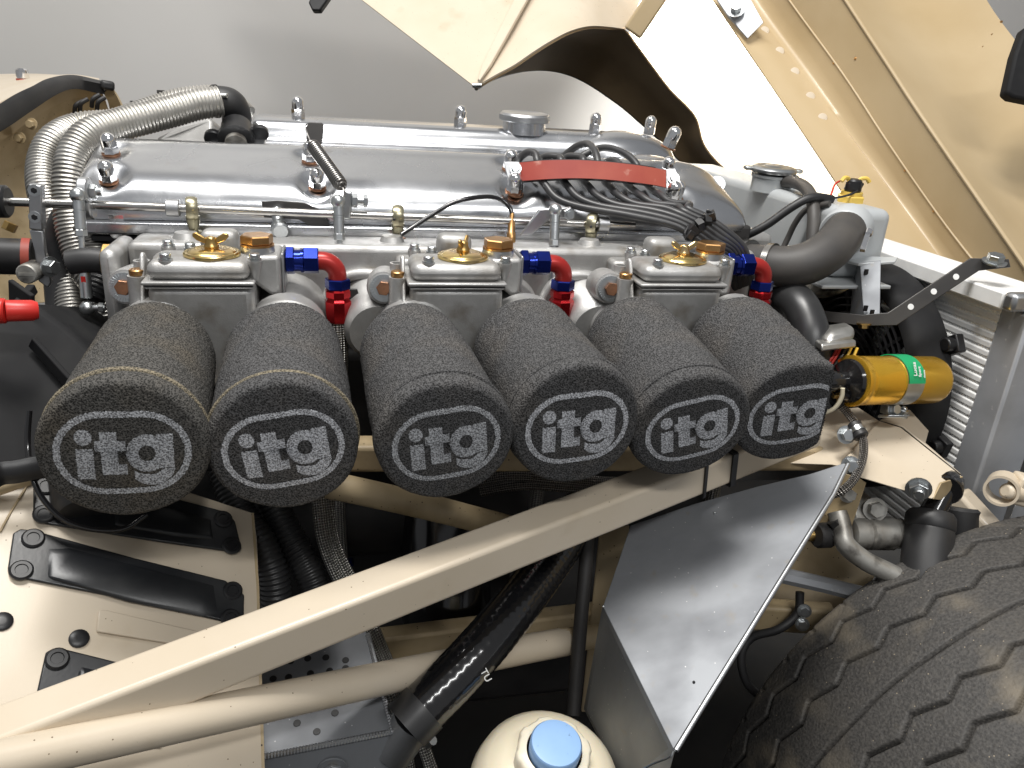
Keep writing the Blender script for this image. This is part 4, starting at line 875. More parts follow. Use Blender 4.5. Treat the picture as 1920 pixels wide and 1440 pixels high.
T = thing('brake_union', 'dark red banded hose end and brass union at the left edge', 'hose', at(30, 480, D=.72))
m = MB(); m.cyl(at(-10, 480, D=.72), at(65, 482, D=.73), .017, seg=20, ch=.002); m.build('hose', 'rubber', T)
m = MB(); m.cyl(at(42, 481, D=.726), at(58, 482, D=.729), .0176, seg=20); m.build('red_band', 'red_strip', T)
m = MB(); m.hexn(at(15, 432, D=.72), at(22, 418, D=.72), .006); m.build('brass_nut', 'brass', T)
m = MB(); m.tube(smooth(ats([(-30, 905, .50), (0, 888, .51), (30, 884, .515), (60, 878, .52), (110, 870, .53)]), 6), .0042, 10, ell=2.0, hint=(0, -1, 0)); o = m.build('battery_strap', 'black_plastic'); tag(o, 'flat black strap entering at the left edge below the first filter', 'strap')
m = MB(); m.tube(smooth(ats([(55, 770, .53), (52, 830, .53), (60, 890, .525), (80, 935, .525), (120, 975, .53), (170, 992, .54), (230, 992, .55), (275, 965, .56)]), 8), .0020, 10); o = m.build('speedometer_cable', 'black_gloss'); tag(o, 'thin black cable looping under the first foam filter', 'cable')
m = MB(); m.lathe([(.030, -.05), (.031, -.004), (.029, 0), (.012, .001)], at(190, 958, D=.56), (.25, -.75, -.6), 28); o = m.build('dashpot', 'rubber'); tag(o, 'round black rubber dashpot under the first foam filter', 'rubber boot')

# ------------------------------------------------------------------ footwell side panel with black blanking plates
FP = Pl(at(0, 900, D=.545), at(470, 965, D=.625), at(495, 1440, D=.515))
T = thing('footwell_panel', 'cream painted footwell side panel at lower left', 'body panel', FP.hit(240, 1150))
out = [(-80, 850), (40, 862), (60, 815), (90, 815), (130, 860), (300, 905), (476, 962), (482, 1010), (486, 1100), (496, 1460), (-80, 1460)]
m = MB(); m.slab([FP.hit(x, y) for x, y in out], -FP.n, .003); m.build('panel', 'cream_paint', T, bevel=.0008)
P = [FP.hit(x, y, .0005) for x, y in ((476, 962), (486, 1100), (497, 1460))]; m = MB(); m.sheet([P, [p - FP.n * .03 + Vector((.004, 0, 0)) for p in P]], .002); m.build('return_edge', 'cream_dirty', T)
m = MB(); m.slab([FP.hit(x, y, .0004) for x, y in ((184, 1146), (200, 1146), (330, 1176), (420, 1196), (470, 1215), (420, 1225), (180, 1186))], FP.n, .0022); m.build('raised_pad', 'cream_paint', T, bevel=.0009)
m = MB(); m.tube([FP.hit(x, y, .0008) for x, y in ((0, 997), (20, 960), (45, 920), (60, 895))], .0008, 6); m.build('panel_seam', 'cream_dirty', T)
q = FP.hit(28, 849, .001); bolt(T, q, FP.n, r=.0055, h=.004, washer=1.5)
q = at(-10, 915, D=.53); m = MB(); m.tube(smooth(ats([(-40, 925, .525), (0, 912, .53), (35, 900, .535), (65, 890, .54)]), 5), .006, 12); m.build('edge_bead', 'cream_dirty', T)
for x, y in ((148, 1198), (4, 1166)):
    m = MB(); m.lathe([(.0062, 0), (.0062, .0012), (.0050, .002), (.002, .0022)], FP.hit(x, y), FP.n, 20); m.build('blanking_plug', 'black_plastic', T)
    
def plate(label, pts, inner, plugs):
    T = thing('blanking_plate', label, 'cover plate', FP.hit(sum(p[0] for p in pts) / len(pts), sum(p[1] for p in pts) / len(pts)), 'black blanking plates on the footwell panel')
    m = MB(); m.slab([FP.hit(x, y, .0005) for x, y in pts], FP.n, 0.0024); pl = m.build('plate', 'black_paint', T, bevel=.0011, bseg=3)
    c = Vector((sum(p[0] for p in inner) / len(inner), sum(p[1] for p in inner) / len(inner), 0))
    if inner:
        I0 = [FP.hit(x, y, .0030) for x, y in inner]; m = MB()
        I1 = [FP.hit(x + (c.x - x) * .05, y + (c.y - y) * .16, .0046) for x, y in inner]; k = len(I0)
        m.add(I0 + I1, [(i, (i + 1) % k, k + (i + 1) % k, k + i) for i in range(k)] + [tuple(k + i for i in range(k))]); m.build('raised_field', 'black_paint', pl, bevel=.0020, bseg=3)
    for x, y in plugs:
        m = MB(); q = FP.hit(x, y, .0028); m.lathe([(.0070, 0), (.0072, .0012), (.0060, .0022), (.0040, .0022), (.0036, .0014), (.0012, .0014)], q, FP.n, 22); m.build('rubber_plug', 'black_plastic', pl)
    return T
plate('black blanking plate partly under the first filter and dashpot', [(62, 898), (75, 895), (130, 905), (300, 930), (425, 962), (440, 980), (452, 1030), (446, 1038), (300, 1018), (85, 984), (62, 972)], [(215, 940), (320, 950), (395, 975), (400, 1012), (330, 1006), (215, 985)], [(86, 912), (82, 965), (418, 974), (434, 1024)])
plate('whole black blanking plate in the middle of the cream panel', [(24, 1002), (38, 994), (60, 996), (250, 1048), (420, 1090), (444, 1104), (457, 1118), (456, 1168), (440, 1172), (260, 1130), (48, 1088), (16, 1080), (14, 1068)], [(92, 1030), (130, 1028), (260, 1062), (400, 1098), (408, 1150), (380, 1156), (240, 1128), (90, 1084)], [(62, 1010), (40, 1070), (436, 1108), (432, 1160)])
plate('black blanking plate mostly hidden behind the diagonal cream frame tube', [(85, 1225), (100, 1217), (125, 1220), (230, 1246), (330, 1275), (300, 1400), (60, 1380), (66, 1310)], [(150, 1250), (260, 1275), (250, 1360), (130, 1340)], [(107, 1236)])
# ------------------------------------------------------------------ frame tubes
def sqtube(name, a, b, w, label, mt='cream_paint', upv=(0, 0, 1)):
    T = thing(name, label, 'frame tube', (Vector(a) + Vector(b)) / 2); m = MB(); m.bar(a, b, w, w, upv); m.build('tube', mt, T, bevel=.0035, bseg=4); return T
d0, d1 = at(0, 1392, D=.420), at(1450, 828, D=.700); dd = (d1 - d0).normalized()
DT = sqtube('diagonal_frame_tube', d0 - dd * .12, d1 + dd * .05, .0290, 'square cream frame tube crossing the foreground diagonally')
for x, y, w in ((1290, 892, .0028), (1366, 862, .006)):
    q = at(x, y, D=.66); t = (q - d0).dot(dd); c = d0 + dd * t; a_, u_, v_ = basis(dd, (0, 0, 1)); s = .0158
    m = MB(); ring = [c + u_ * s * su + v_ * s * sv for su, sv in ((1, 1), (1, -1), (-1, -1), (-1, 1))]
    for k in range(4): m.bar(ring[k], ring[(k + 1) % 4], w, .0016, dd.cross(ring[(k + 1) % 4] - ring[k]))
    o = m.build('frame_tie', 'black_plastic'); tag(o, 'thin black tie around the diagonal frame tube' if w < .004 else 'wide black tape wrapped round the top of the diagonal tube', 'cable tie')
T = thing('lower_frame_tube', 'round cream frame tube running below the diagonal one', 'frame tube', at(600, 1300, D=.54))
P = smooth(ats([(-160, 1465, .372), (0, 1428, .400), (493, 1320, .492), (856, 1243, .628), (1000, 1214, .672)]), 8) + ats([(1060, 1203, .69)]); n = len(P)
m = MB(); m.tube(P, [.0105 + .0019 * min(1, i / (n * .7)) for i in range(n)], 20); m.build('tube', 'cream_paint', T)
m = MB(); m.tube(smooth(ats([(1050, 1204, .688), (1075, 1200, .694), (1100, 1196, .70), (1150, 1188, .71)]), 4), [.0124] * 3 + [.0115] * 3 + [.0105] * 7, 20); m.build('flattened_end', 'cream_dirty', T)
T = thing('upper_frame_rail', 'square cream frame rail running level behind the foam filters', 'frame tube', at(900, 850, D=.71))
m = MB(); a, b2 = at(430, 850, D=.665), at(1600, 852, D=.79); m.bar(a, b2, .026, .026); m.build('tube', 'cream_dirty', T, bevel=.004, bseg=3)
T = thing('brace_tube', 'short round cream brace sloping into the dark behind the diagonal tube', 'frame tube', at(760, 945, D=.68))
m = MB(); m.tube(smooth(ats([(600, 908, .655), (660, 918, .66), (800, 950, .69), (930, 983, .725), (1080, 1020, .76)]), 6), .0118, 18); m.build('tube', 'cream_dirty', T)
T = thing('front_frame_tube', 'cream frame gusset behind the black hoses at lower centre', 'frame tube', at(1000, 1190, D=.78))
m = MB(); m.bar(at(690, 1215, D=.70), at(1180, 1150, D=.83), .02, .03); m.build('tube', 'cream_dirty', T, bevel=.003)
m = MB(); m.slab(ats([(1125, 990, .80), (1180, 985, .78), (1150, 1340, .74), (1090, 1335, .75)]), C_F, .004); m.build('gusset', 'cream_dirty', T, bevel=.001)
# ------------------------------------------------------------------ hoses and dark things under the filters
def tube_thing(name, label, cat, pts, r, m_, seg=16, n=8, step=.006, group=None):
    m = MB(); m.tube(resample(smooth(ats(pts), n), step)[0], r, seg); o = m.build(name, m_); return tag(o, label, cat, group)
corr('drain_hose', 'ribbed black hose beside the footwell panel edge', 'hose', ats([(420, 880, .66), (450, 960, .65), (490, 1020, .64), (512, 1080, .64), (518, 1150, .645), (520, 1260, .66)]), .0125, .0042, .0008, 'black_hose', group='ribbed black hoses')
corr('drain_hose', 'ribbed black hose left of the braided line', 'hose', ats([(490, 880, .665), (520, 960, .66), (550, 1020, .655), (585, 1085, .65), (610, 1180, .655), (620, 1260, .67)]), .0125, .0042, .0008, 'black_hose', group='ribbed black hoses')
tube_thing('braided_line', 'braided steel line falling beside the ribbed black hoses', 'hose', [(592, 880, .64), (598, 950, .635), (606, 1010, .63), (626, 1065, .63), (650, 1110, .635), (690, 1190, .64), (715, 1250, .65), (735, 1310, .655), (760, 1400, .66), (770, 1460, .66)], .0055, 'braid', 16, step=.003)
tube_thing('braided_line', 'braided steel line ending beside the aluminium box outlet', 'hose', [(608, 880, .66), (616, 950, .655), (624, 1010, .65), (646, 1065, .65), (672, 1110, .655), (705, 1190, .66), (735, 1260, .67), (770, 1330, .66), (795, 1400, .65), (815, 1460, .65)], .0055, 'braid', 16, step=.003)
tube_thing('braided_line', 'dark braided line lying level under the third and fourth filters', 'hose', [(880, 905, .76), (960, 892, .75), (1050, 898, .755), (1150, 905, .77), (1260, 900, .78)], .006, 'braid_dark', 16, step=.003)
tube_thing('braided_line', 'second dark braided line just below the level one', 'hose', [(900, 920, .76), (980, 908, .755), (1060, 912, .76), (1150, 918, .775), (1240, 912, .78)], .006, 'braid_dark', 16, step=.003)
T = thing('radiator_hose', 'smooth black silicone hose rising to the right from the aluminium box', 'hose', at(880, 1230, D=.6))
hp = [(762, 1362, .565), (800, 1322, .572), (850, 1272, .583), (905, 1212, .60), (965, 1140, .63), (1020, 1068, .67), (1062, 1005, .695), (1090, 950, .72)]
P, L = resample(smooth(ats(hp), 8), .0018); rr = [.0190 + (.00022 if i % 4 == 0 else 0) for i in range(len(P))]
m = MB(); m.tube(P, rr, 28); m.build('hose', 'black_gloss', T, ang=180)
m = MB(); m.tube(P[:11], .0199, 28); m.build('end_cuff', 'black_hose', T)
def text(parent, s, o, xd, yd, size, mt, name='lettering', ext=.00015, bold=0.0):
    cu = bpy.data.curves.new(name, 'FONT'); cu.body = s; cu.size = size; cu.extrude = ext; cu.offset = bold; cu.align_x = 'LEFT'
    to = bpy.data.objects.new('tmp', cu); COL.objects.link(to); bpy.context.view_layer.update()
    me = bpy.data.meshes.new_from_object(to.evaluated_get(bpy.context.evaluated_depsgraph_get())); bpy.data.objects.remove(to)
    xd = Vector(xd).normalized(); yd = (Vector(yd) - xd * Vector(yd).dot(xd)).normalized(); zd = xd.cross(yd)
    r = parent
    while r.parent: r = r.parent
    Mx = Matrix((xd, yd, zd)).transposed().to_4x4(); Mx.translation = Vector(o); me.transform(r.matrix_basis.inverted() @ Mx)
    ob = bpy.data.objects.new(name, me); COL.objects.link(ob); ob.parent = parent; me.materials.clear(); me.materials.append(M_[mt]); return ob
text(T, 'TU', at(900, 1258, D=.575), at(912, 1272, D=.574) - at(900, 1250, D=.575), at(905, 1255, D=.575) - at(893, 1262, D=.575), .0075, 'print_white')
m = MB(); a, b2 = at(735, 1408, D=.585), at(775, 1350, D=.578); m.cyl(a, b2, .0165, seg=24); ot = m.build('outlet_stub', 'satin_alu', T)
m = MB(); q = at(800, 1394, D=.57); m.cyl(q, at(812, 1388, D=.565), .0035, seg=10); m.build('clip_screw', 'zinc', T)
tube_thing('steering_rod', 'straight dark steel rod standing left of the aluminium deflector', 'rod', [(1105, 960, .70), (1098, 1060, .69), (1086, 1200, .675), (1074, 1340, .66)], .0062, 'dark_iron', 16)
m = MB(); q = at(835, 1140, D=.80); m.lathe([(.046, -.10), (.047, -.01), (.044, .012), (.034, .026), (.015, .033), (.002, .034)], q, (-.05, -.45, -1), 30); o = m.build('oil_filter', 'black_gloss'); tag(o, 'round glossy black oil filter bowl in shadow behind the diagonal tube', 'oil filter')
m = MB(); q = at(640, 1056, D=.80); m.hexn(q, at(662, 1053, D=.80), .005); o = m.build('oil_union', 'blue_anodised'); tag(o, 'tiny blue union glinting in the dark gap', 'union')
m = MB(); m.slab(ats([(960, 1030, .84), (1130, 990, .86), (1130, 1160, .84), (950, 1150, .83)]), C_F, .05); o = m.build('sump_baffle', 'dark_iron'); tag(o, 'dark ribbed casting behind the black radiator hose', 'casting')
# perforated aluminium box
BP = Pl(at(500, 1190, D=.62), at(690, 1190, D=.63), at(730, 1350, D=.575))
T = thing('perforated_box', 'welded aluminium box with drilled holes under the round frame tube', 'box', BP.hit(610, 1310))
e0, e1 = BP.hit(500, 1418), BP.hit(737, 1372)
m = MB(); m.slab([BP.hit(440, 1150), BP.hit(664, 1150), BP.hit(690, 1190), e1, e0, BP.hit(440, 1430)], -BP.n, .0025); top = m.build('top_sheet', 'sheet_alu', T, bevel=.0006)
dn = (Vector((0, -.15, -1))).normalized()
m = MB(); m.slab([e0 - (e1 - e0) * .3, e1, e1 + dn * .07, e0 - (e1 - e0) * .3 + dn * .07], (0, 1, 0), .0025); m.build('front_sheet', 'sheet_alu', T)
m = MB(); m.slab([e1, BP.hit(690, 1190), BP.hit(690, 1190) + dn * .07, e1 + dn * .07], (-1, 0, 0), .0025); m.build('side_sheet', 'sheet_alu', T)
wp, _ = resample([e0 - (e1 - e0) * .2, e1, BP.hit(690, 1190)], .0011); m = MB(); m.tube(wp, [.0019 + .0006 * (k % 2) for k in range(len(wp))], 8); m.build('weld_bead', 'satin_alu', T)
for x, y in ((577, 1235), (611, 1233), (512, 1273), (541, 1270), (582, 1263), (618, 1258), (648, 1253), (557, 1356), (594, 1372), (628, 1337), (648, 1238), (545, 1240), (600, 1205)):
    m = MB(); q = BP.hit(x, y); m.lathe([(.0028, .0003), (.0026, .0006), (.001, .0006)], q, BP.n, 12); m.build('drilled_hole', 'black_plastic', top)
q = (e0 + e1) / 2 + dn * .022; bolt(T, q, (0, -1, 0), r=.008, h=.003, m='sheet_alu', name='boss')
# washer bottle
T = thing('washer_bottle', 'round cream plastic bottle with pale blue cap at bottom centre', 'bottle', at(1025, 1480, D=.60))
c = at(1023, 1468, D=.585); ax = Vector((.02, -.22, 1)).normalized()
m = MB(); m.lathe([(.056, -.12), (.0585, -.02), (.0580, -.004), (.054, .010), (.046, .0205), (.035, .0275), (.026, .031), (.022, .032)], c, ax, 44, cap1=False); m.build('body', 'bottle_plastic', T, ang=80)
k = c + ax * .0315
m = MB(); seg = 64; pr = [(.0275, -.002), (.0275, .010), (.0255, .0125), (.0205, .013)]; vs = []
a_, u_, v_ = basis(ax)
G = []
for r, h in pr: G.append([k + ax * h + (u_ * math.cos(2 * math.pi * j / seg) + v_ * math.sin(2 * math.pi * j / seg)) * (r * (1 + (.035 * (1 if math.cos(16 * math.pi * j / seg) > 0 else -.6) if r > .025 else 0))) for j in range(seg)])
m.grid(G, closed_u=True); m.build('screw_collar', 'collar_plastic', T, ang=50)
m = MB(); m.lathe([(.0188, .010), (.0190, .021), (.0178, .0228), (.015, .0232), (.002, .0232)], k, ax, 40); m.build('blue_cap', 'blue_cap', T)
# ------------------------------------------------------------------ aluminium deflector
DP = Pl(at(1180, 985, D=.67), at(1590, 866, D=.66), at(1265, 1408, D=.515))
T = thing('aluminium_deflector', 'bent sheet aluminium deflector panel in front of the tyre', 'deflector', DP.hit(1300, 1150))
outl = [(1182, 985), (1300, 945), (1420, 912), (1520, 888), (1582, 868), (1592, 872), (1560, 930), (1265, 1410), (1130, 1137), (1150, 1080)]
m = MB(); m.slab([DP.hit(x, y) for x, y in outl], -DP.n, .0018); m.build('face', 'sheet_alu', T, bevel=.0006)
m = MB(); P = [DP.hit(x, y) - DP.n * .0006 for x, y in ((1590, 870), (1562, 928), (1480, 1060), (1400, 1190), (1330, 1303), (1267, 1406))]; m.tube(P, .0020, 12); m.build('rolled_edge', 'satin_alu', T)
P = [DP.hit(1130, 1137), DP.hit(1265, 1410), at(1240, 1500, D=.55), at(1170, 1480, D=.60), at(1095, 1330, D=.64)]
m = MB(); m.slab(P, C_F, .0018); m.build('side_face', 'sheet_alu', T)
for x, y in ((1131, 1137), (1301, 1279), (1340, 962)):
    m = MB(); m.sphere(DP.hit(x, y, .0004), .0011, 8, 6); m.build('rivet', 'zinc' if y != 1279 else 'black_plastic', T)
m = MB(); m.tube(smooth(ats([(1262, 1408, .512), (1255, 1420, .512), (1225, 1432, .52), (1190, 1450, .53)]), 4), .0007, 6); m.build('lock_wire', 'zinc', T)
# ------------------------------------------------------------------ header tank, cap, sensor, hoses
T = thing('header_tank', 'silver grey painted header tank in front of the engine', 'header tank', (.62, .3, -.04))
m = MB(); m.mm((.595, .078, -.050), (.660, .52, .0265)); m.build('tank', 'tank_paint', T, bevel=.011, bseg=5)
m = MB(); m.mm((.570, .050, -.0545), (.655, .135, -.0505)); m.build('mounting_lip', 'tank_paint', T, bevel=.001)
q = Vector((.598, .140, .0)); ol = at(1590, 440, D=.86)
# outlet flange
hx = (at(1556, 468, D=.802) - at(1590, 426, D=.860)).normalized(); ho = at(1584, 434, D=.842)
m = MB(); m.lathe([(.026, -.02), (.026, .006), (.0245, .008)], ho, hx, 28); m.build('outlet_neck', 'tank_paint', T)
T = thing('pressure_cap', 'round metal pressure cap on the silver header tank', 'pressure cap', at(1448, 340, D=1.0))
c = at(1445, 340, D=.985); ax = Vector((0, -.05, 1)).normalized()
m = MB(); m.lathe([(.0235, -.012), (.0235, .004), (.0255, .006), (.0255, .009)], c, ax, 28); m.build('neck', 'tank_paint', T)
m = MB(); m.lathe([(.029, .012), (.0295, .0135), (.0295, .016), (.027, .0185), (.021, .0195), (.019, .0185), (.012, .0185), (.010, .020), (.002, .020)], c, ax, 32); cp = m.build('lid', 'zinc', T)
a_, u_, v_ = basis(ax, C_R)
for s in (-1, 1):
    m = MB(); m.bar(c + ax * .0150 + u_ * s * .026, c + ax * .0150 + u_ * s * .037, .012, .005, ax); m.build('ear', 'zinc', cp, bevel=.0015)
m = MB(); m.lathe([(.018, .004), (.018, .012)], c, ax, 20); m.build('seal', 'rubber', T)
p = c + u_ * .0185 - v_ * .014; m = MB(); m.lathe([(.0062, -.010), (.0062, .006), (.0070, .007), (.0070, .011), (.004, .012)], p + Vector((.004, 0, 0)), ax, 14); m.build('overflow_stub', 'zinc', T)
def tt(name, label, cat, pts, r, mt, seg=16, **k): return tube_thing(name, label, cat, pts, r, mt, seg, **k)
tt('overflow_hose', 'grey rubber overflow hose bending down from the pressure cap', 'hose', [(1472, 341, .965), (1490, 342, .94), (1510, 352, .905), (1522, 372, .875), (1526, 400, .862), (1525, 430, .858), (1522, 470, .856), (1515, 510, .86)], .0072, 'rubber_dusty', n=8, step=.004)
T = thing('top_hose', 'large dark rubber top hose bending from header tank to engine', 'hose', at(1500, 490, D=.85))
hp = [(1590, 426, .860), (1580, 440, .822), (1556, 468, .802), (1517, 492, .795), (1475, 501, .80), (1440, 498, .81), (1400, 490, .83)]
P, _ = resample(smooth(ats(hp), 10), .006); m = MB(); m.tube(P, [.0218 if i < len(P) - 6 else .0218 - .0006 * (i - len(P) + 6) for i in range(len(P))], 30); m.build('hose', 'rubber_dusty', T)
for (x, y, D, x2, y2, D2, nm) in ((1450, 499, .806, 1439, 498, .810, 'clamp'), (1404, 491, .828, 1394, 489, .833, 'clamp')):
    a, b2 = at(x, y, D=D), at(x2, y2, D=D2); m = MB(); m.cyl(a, b2, .0238, seg=30); cl = m.build('clamp', 'steel', T)
q = at(1448, 530, D=.80); m = MB(); m.box(q, (.012, .007, .006)); m.build('clamp_screw', 'zinc', cl)
q0, q1 = at(1627, 440, D=.800), at(1617, 470, D=.790); m = MB(); m.bar(q0, q1, .005, .004); m.cyl(q0, q0 + (q0 - q1) * .25, .004, seg=12); m.build('clip_tail', 'chrome', T)
T = thing('temperature_sensor', 'yellow capped sensor with loose wires on top of the header tank', 'sensor', at(1592, 375, D=.9))
c = at(1592, 382, D=.888); ax = Vector((0, -.05, 1)).normalized()
m = MB(); m.hexn(c - ax * .002, c + ax * .010, .0155); m.cyl(c + ax * .010, c + ax * .014, .012, seg=20); m.build('brass_base', 'yellow_plastic', T)
m = MB(); m.lathe([(.0085, .014), (.0095, .016), (.0085, .026), (.0065, .028)], c, ax, 18); m.build('black_connector', 'black_plastic', T)
for s in (-1, 1):
    m = MB(); b0 = c + Vector((s * .006, 0, .024)); m.tube(smooth([b0, b0 + Vector((s * .002, 0, .004)), b0 + Vector((s * .008, -.002, .005)), b0 + Vector((s * .012, -.003, .001))], 4), .0024, 8); m.build('terminal', 'yellow_plastic', T)
m = MB(); m.tube(smooth(ats([(1578, 338, .885), (1566, 345, .88), (1560, 360, .875), (1556, 370, .87)]), 5), .0012, 6); m.build('red_wire', 'wire_red', T)
m = MB(); m.tube(smooth(ats([(1618, 345, .885), (1610, 356, .875), (1590, 366, .87), (1560, 372, .868)]), 5), .0014, 6); m.build('black_wire', 'wire_black', T)
tt('sensor_wiring', 'taped black wiring running from the sensor to the engine front', 'wiring', [(1560, 374, .868), (1535, 370, .862), (1515, 372, .86), (1490, 385, .862), (1465, 402, .866), (1440, 420, .87), (1415, 434, .875), (1385, 448, .885), (1360, 460, .9)], .0048, 'wire_black', n=7, step=.004)
tt('small_cable', 'thin grey cable on the tank front behind the overflow hose', 'wiring', [(1556, 382, .855), (1530, 386, .868), (1508, 396, .878), (1490, 420, .89), (1478, 445, .90), (1466, 470, .905)], .0034, 'rubber_dusty', n=7, step=.004)
# ------------------------------------------------------------------ radiator
T = thing('radiator', 'aluminium radiator with ribbed core standing right of the fan', 'radiator', (.74, .1, -.3))
rows = 30; z0, z1 = -.048, -.335; pitch = (z0 - z1) / rows
tb = MB(); 
base = None
for i in range(rows):
    z = z0 - pitch * (i + .5)
    if base is None:
        tb = MB(); tb.mm((.7195, -.036, z - pitch * .40), (.745, .34, z + pitch * .40)); base = tb.build('tube', 'radiator_alu', T, bevel=.0018, bseg=2); bz = z
    else:
        o = base.copy(); COL.objects.link(o); o.location = (0, 0, z - bz)
fn = MB()
for i in range(rows + 1):
    z = z0 - pitch * i; h = pitch * .12; n = 190; G0 = []; G1 = []
    for k in range(n + 1):
        y = -.035 + .375 * k / n; x = .7205 + (.0011 if k % 2 else 0); G0.append((x, y, z - h * 1.02)); G1.append((x, y, z + h * 1.02))
    fn.grid([G0, G1])
fo = fn.build('fins', 'radiator_alu', T, flat=True); fo['kind'] = 'stuff'
m = MB(); m.mm((.7225, -.036, z1), (.746, .34, z0)); m.build('core_back', 'dark_iron', T)
m = MB(); m.mm((.700, -.052, -.0475), (.765, .36, -.030)); m.build('top_rail', 'radiator_alu', T, bevel=.002)
m = MB(); m.mm((.7175, -.0720, -.46), (.770, -.0365, -.0480)); m.build('side_tank', 'dull_alu', T, bevel=.003)
m = MB(); m.mm((.698, -.068, -.046), (.735, -.053, -.028)); m.build('corner_weld', 'satin_alu', T, bevel=.004)
T = thing('bonnet_subframe', 'aluminium and cream side channel beyond the radiator end at right edge', 'frame', (.78, -.15, -.3))
m = MB(); m.mm((.775, -.125, -.46), (.80, -.072, -.02)); m.build('channel', 'dull_alu', T, bevel=.002)
m = MB(); m.mm((.81, -.30, -.42), (.83, -.11, .05)); m.build('back_plate', 'cream_inner_shade', T, bevel=.002)
# fan shroud
FC = Vector((.70, .108, -.178)); FRR = .138
T = thing('cooling_fan', 'black electric cooling fan and guard in front of the radiator', 'fan', FC)
def ringpts(r, x, n=72): return [Vector((x, FC.y + r * math.cos(2 * math.pi * k / n), FC.z + r * math.sin(2 * math.pi * k / n))) for k in range(n)]
G = [ringpts(r, x) for r, x in ((FRR - .026, .680), (FRR - .028, .668), (FRR - .021, .660), (FRR - .012, .660), (FRR - .006, .665), (FRR, .685), (FRR, .698), (FRR - .026, .698), (FRR - .026, .680))]
m = MB(); m.grid(G, closed_u=True); m.build('shroud', 'matte_black', T, ang=45)
for i in range(11):
    r = FRR - .035 - i * .0089; m = MB(); m.tube(ringpts(r, .665, 56), .0017, 6, closed=True); m.build('guard_ring', 'black_plastic', T)
for k in range(6):
    t = 2 * math.pi * k / 6 + .3; e = Vector((0, math.cos(t), math.sin(t))); m = MB(); m.bar(FC + e * .03 + Vector((-.033, 0, 0)), FC + e * (FRR - .026) + Vector((-.033, 0, 0)), .004, .006, (1, 0, 0)); m.build('guard_spoke', 'black_plastic', T)
for k in range(9):
    t = 2 * math.pi * k / 9; e = Vector((0, math.cos(t), math.sin(t))); f_ = Vector((0, -math.sin(t), math.cos(t))); P = []
    for r, w in ((.035, .018), (.08, .026), (.112, .030)): P.append([FC + e * r - f_ * w + Vector((.006, 0, 0)), FC + e * r + Vector((-.004, 0, 0)), FC + e * r + f_ * w + Vector((-.016, 0, 0))])
    m = MB(); m.sheet(P, .0015); m.build('blade', 'black_plastic', T)
m = MB(); m.cyl(FC + Vector((-.03, 0, 0)), FC + Vector((.01, 0, 0)), .034, seg=28, ch=.004); m.build('motor', 'black_plastic', T)
for k, t in enumerate((3.35, 2.55)):
    e = Vector((0, math.cos(t), math.sin(t))); c = FC + e * (FRR + .006) + Vector((-.004, 0, 0)); m = MB(); m.bar(FC + e * (FRR - .006), FC + e * (FRR + .014), .020, .010, (1, 0, 0)); m.cyl(c + Vector((-.010, 0, 0)), c + Vector((.006, 0, 0)), .0075, seg=16); m.build('mounting_lug', 'black_plastic', T, bevel=.0015)
# steel bracket + long strap
T = thing('tank_bracket', 'bright upright metal bracket under the header tank', 'bracket', at(1630, 545, D=.82))
m = MB(); m.slab(ats([(1612, 492, .838), (1652, 488, .832), (1650, 598, .806), (1620, 594, .810)]), C_F, .003); m.build('front_leaf', 'sheet_alu', T, bevel=.0006)
m = MB(); m.slab(ats([(1612, 492, .838), (1620, 594, .810), (1596, 590, .840), (1600, 540, .86), (1606, 495, .868)]), C_F, .003); m.build('side_leaf', 'sheet_alu', T, bevel=.0006)
m = MB(); m.slab(ats([(1586, 488, .85), (1610, 480, .86), (1684, 482, .84), (1678, 490, .83), (1610, 494, .835)]), (0, 0, -1), .003); m.build('top_lip', 'tank_paint', T, bevel=.0006)
for x, y, D in ((1624, 510, .829), (1623, 578, .808), (1635, 586, .805)):
    q = at(x, y, D=D); m = MB(); m.box(q, (.004, .002, .006)); m.build('slot', 'black_plastic', T)
T = thing('strap', 'dark steel strap with three holes bridging to the radiator top', 'strap', at(1750, 560, D=.78))
p0, p1, p2, p3, p4 = at(1535, 592, D=.83), at(1620, 601, D=.802), at(1672, 598, D=.790), at(1826, 496, D=.785), at(1893, 494, D=.77)
up_ = (p3 - p2).cross(p4 - p3).normalized()
wv = C_F.cross(p3 - p2).normalized() * .0078; wv = wv if wv.z > 0 else -wv
m = MB(); G = []
for p, sc_ in ((p0, .8), (p1, .8), (p2, 1), (p3, 1), (p4, .55)):
    w_ = (wv.lerp(Vector((0, .004, .0065)), 0 if sc_ == 1 else .8)) * sc_; G.append([p - w_, p + w_])
m.sheet(G, .0022); m.build('bar', 'strap_paint', T, bevel=.0005)
for t, e in ((.22, 0), (.5, 0), (.77, 0)):
    q = p2.lerp(p3, t); nn = (p3 - p2).cross(wv).normalized(); nn = nn if nn.dot(C_F) < 0 else -nn; m = MB(); m.lathe([(.0032, 0), (.003, .0003), (.001, .0003)], q + nn * .0023, nn, 12); m.build('hole', 'radiator_alu', T)
q = at(1864, 492, D=.772); bolt(T, q, (-.1, -.2, 1), r=.008, h=.007, m='zinc')
q = at(1620, 606, D=.80); bolt(T, q, (0, -.2, -1), r=.005, h=.004, m='brass')
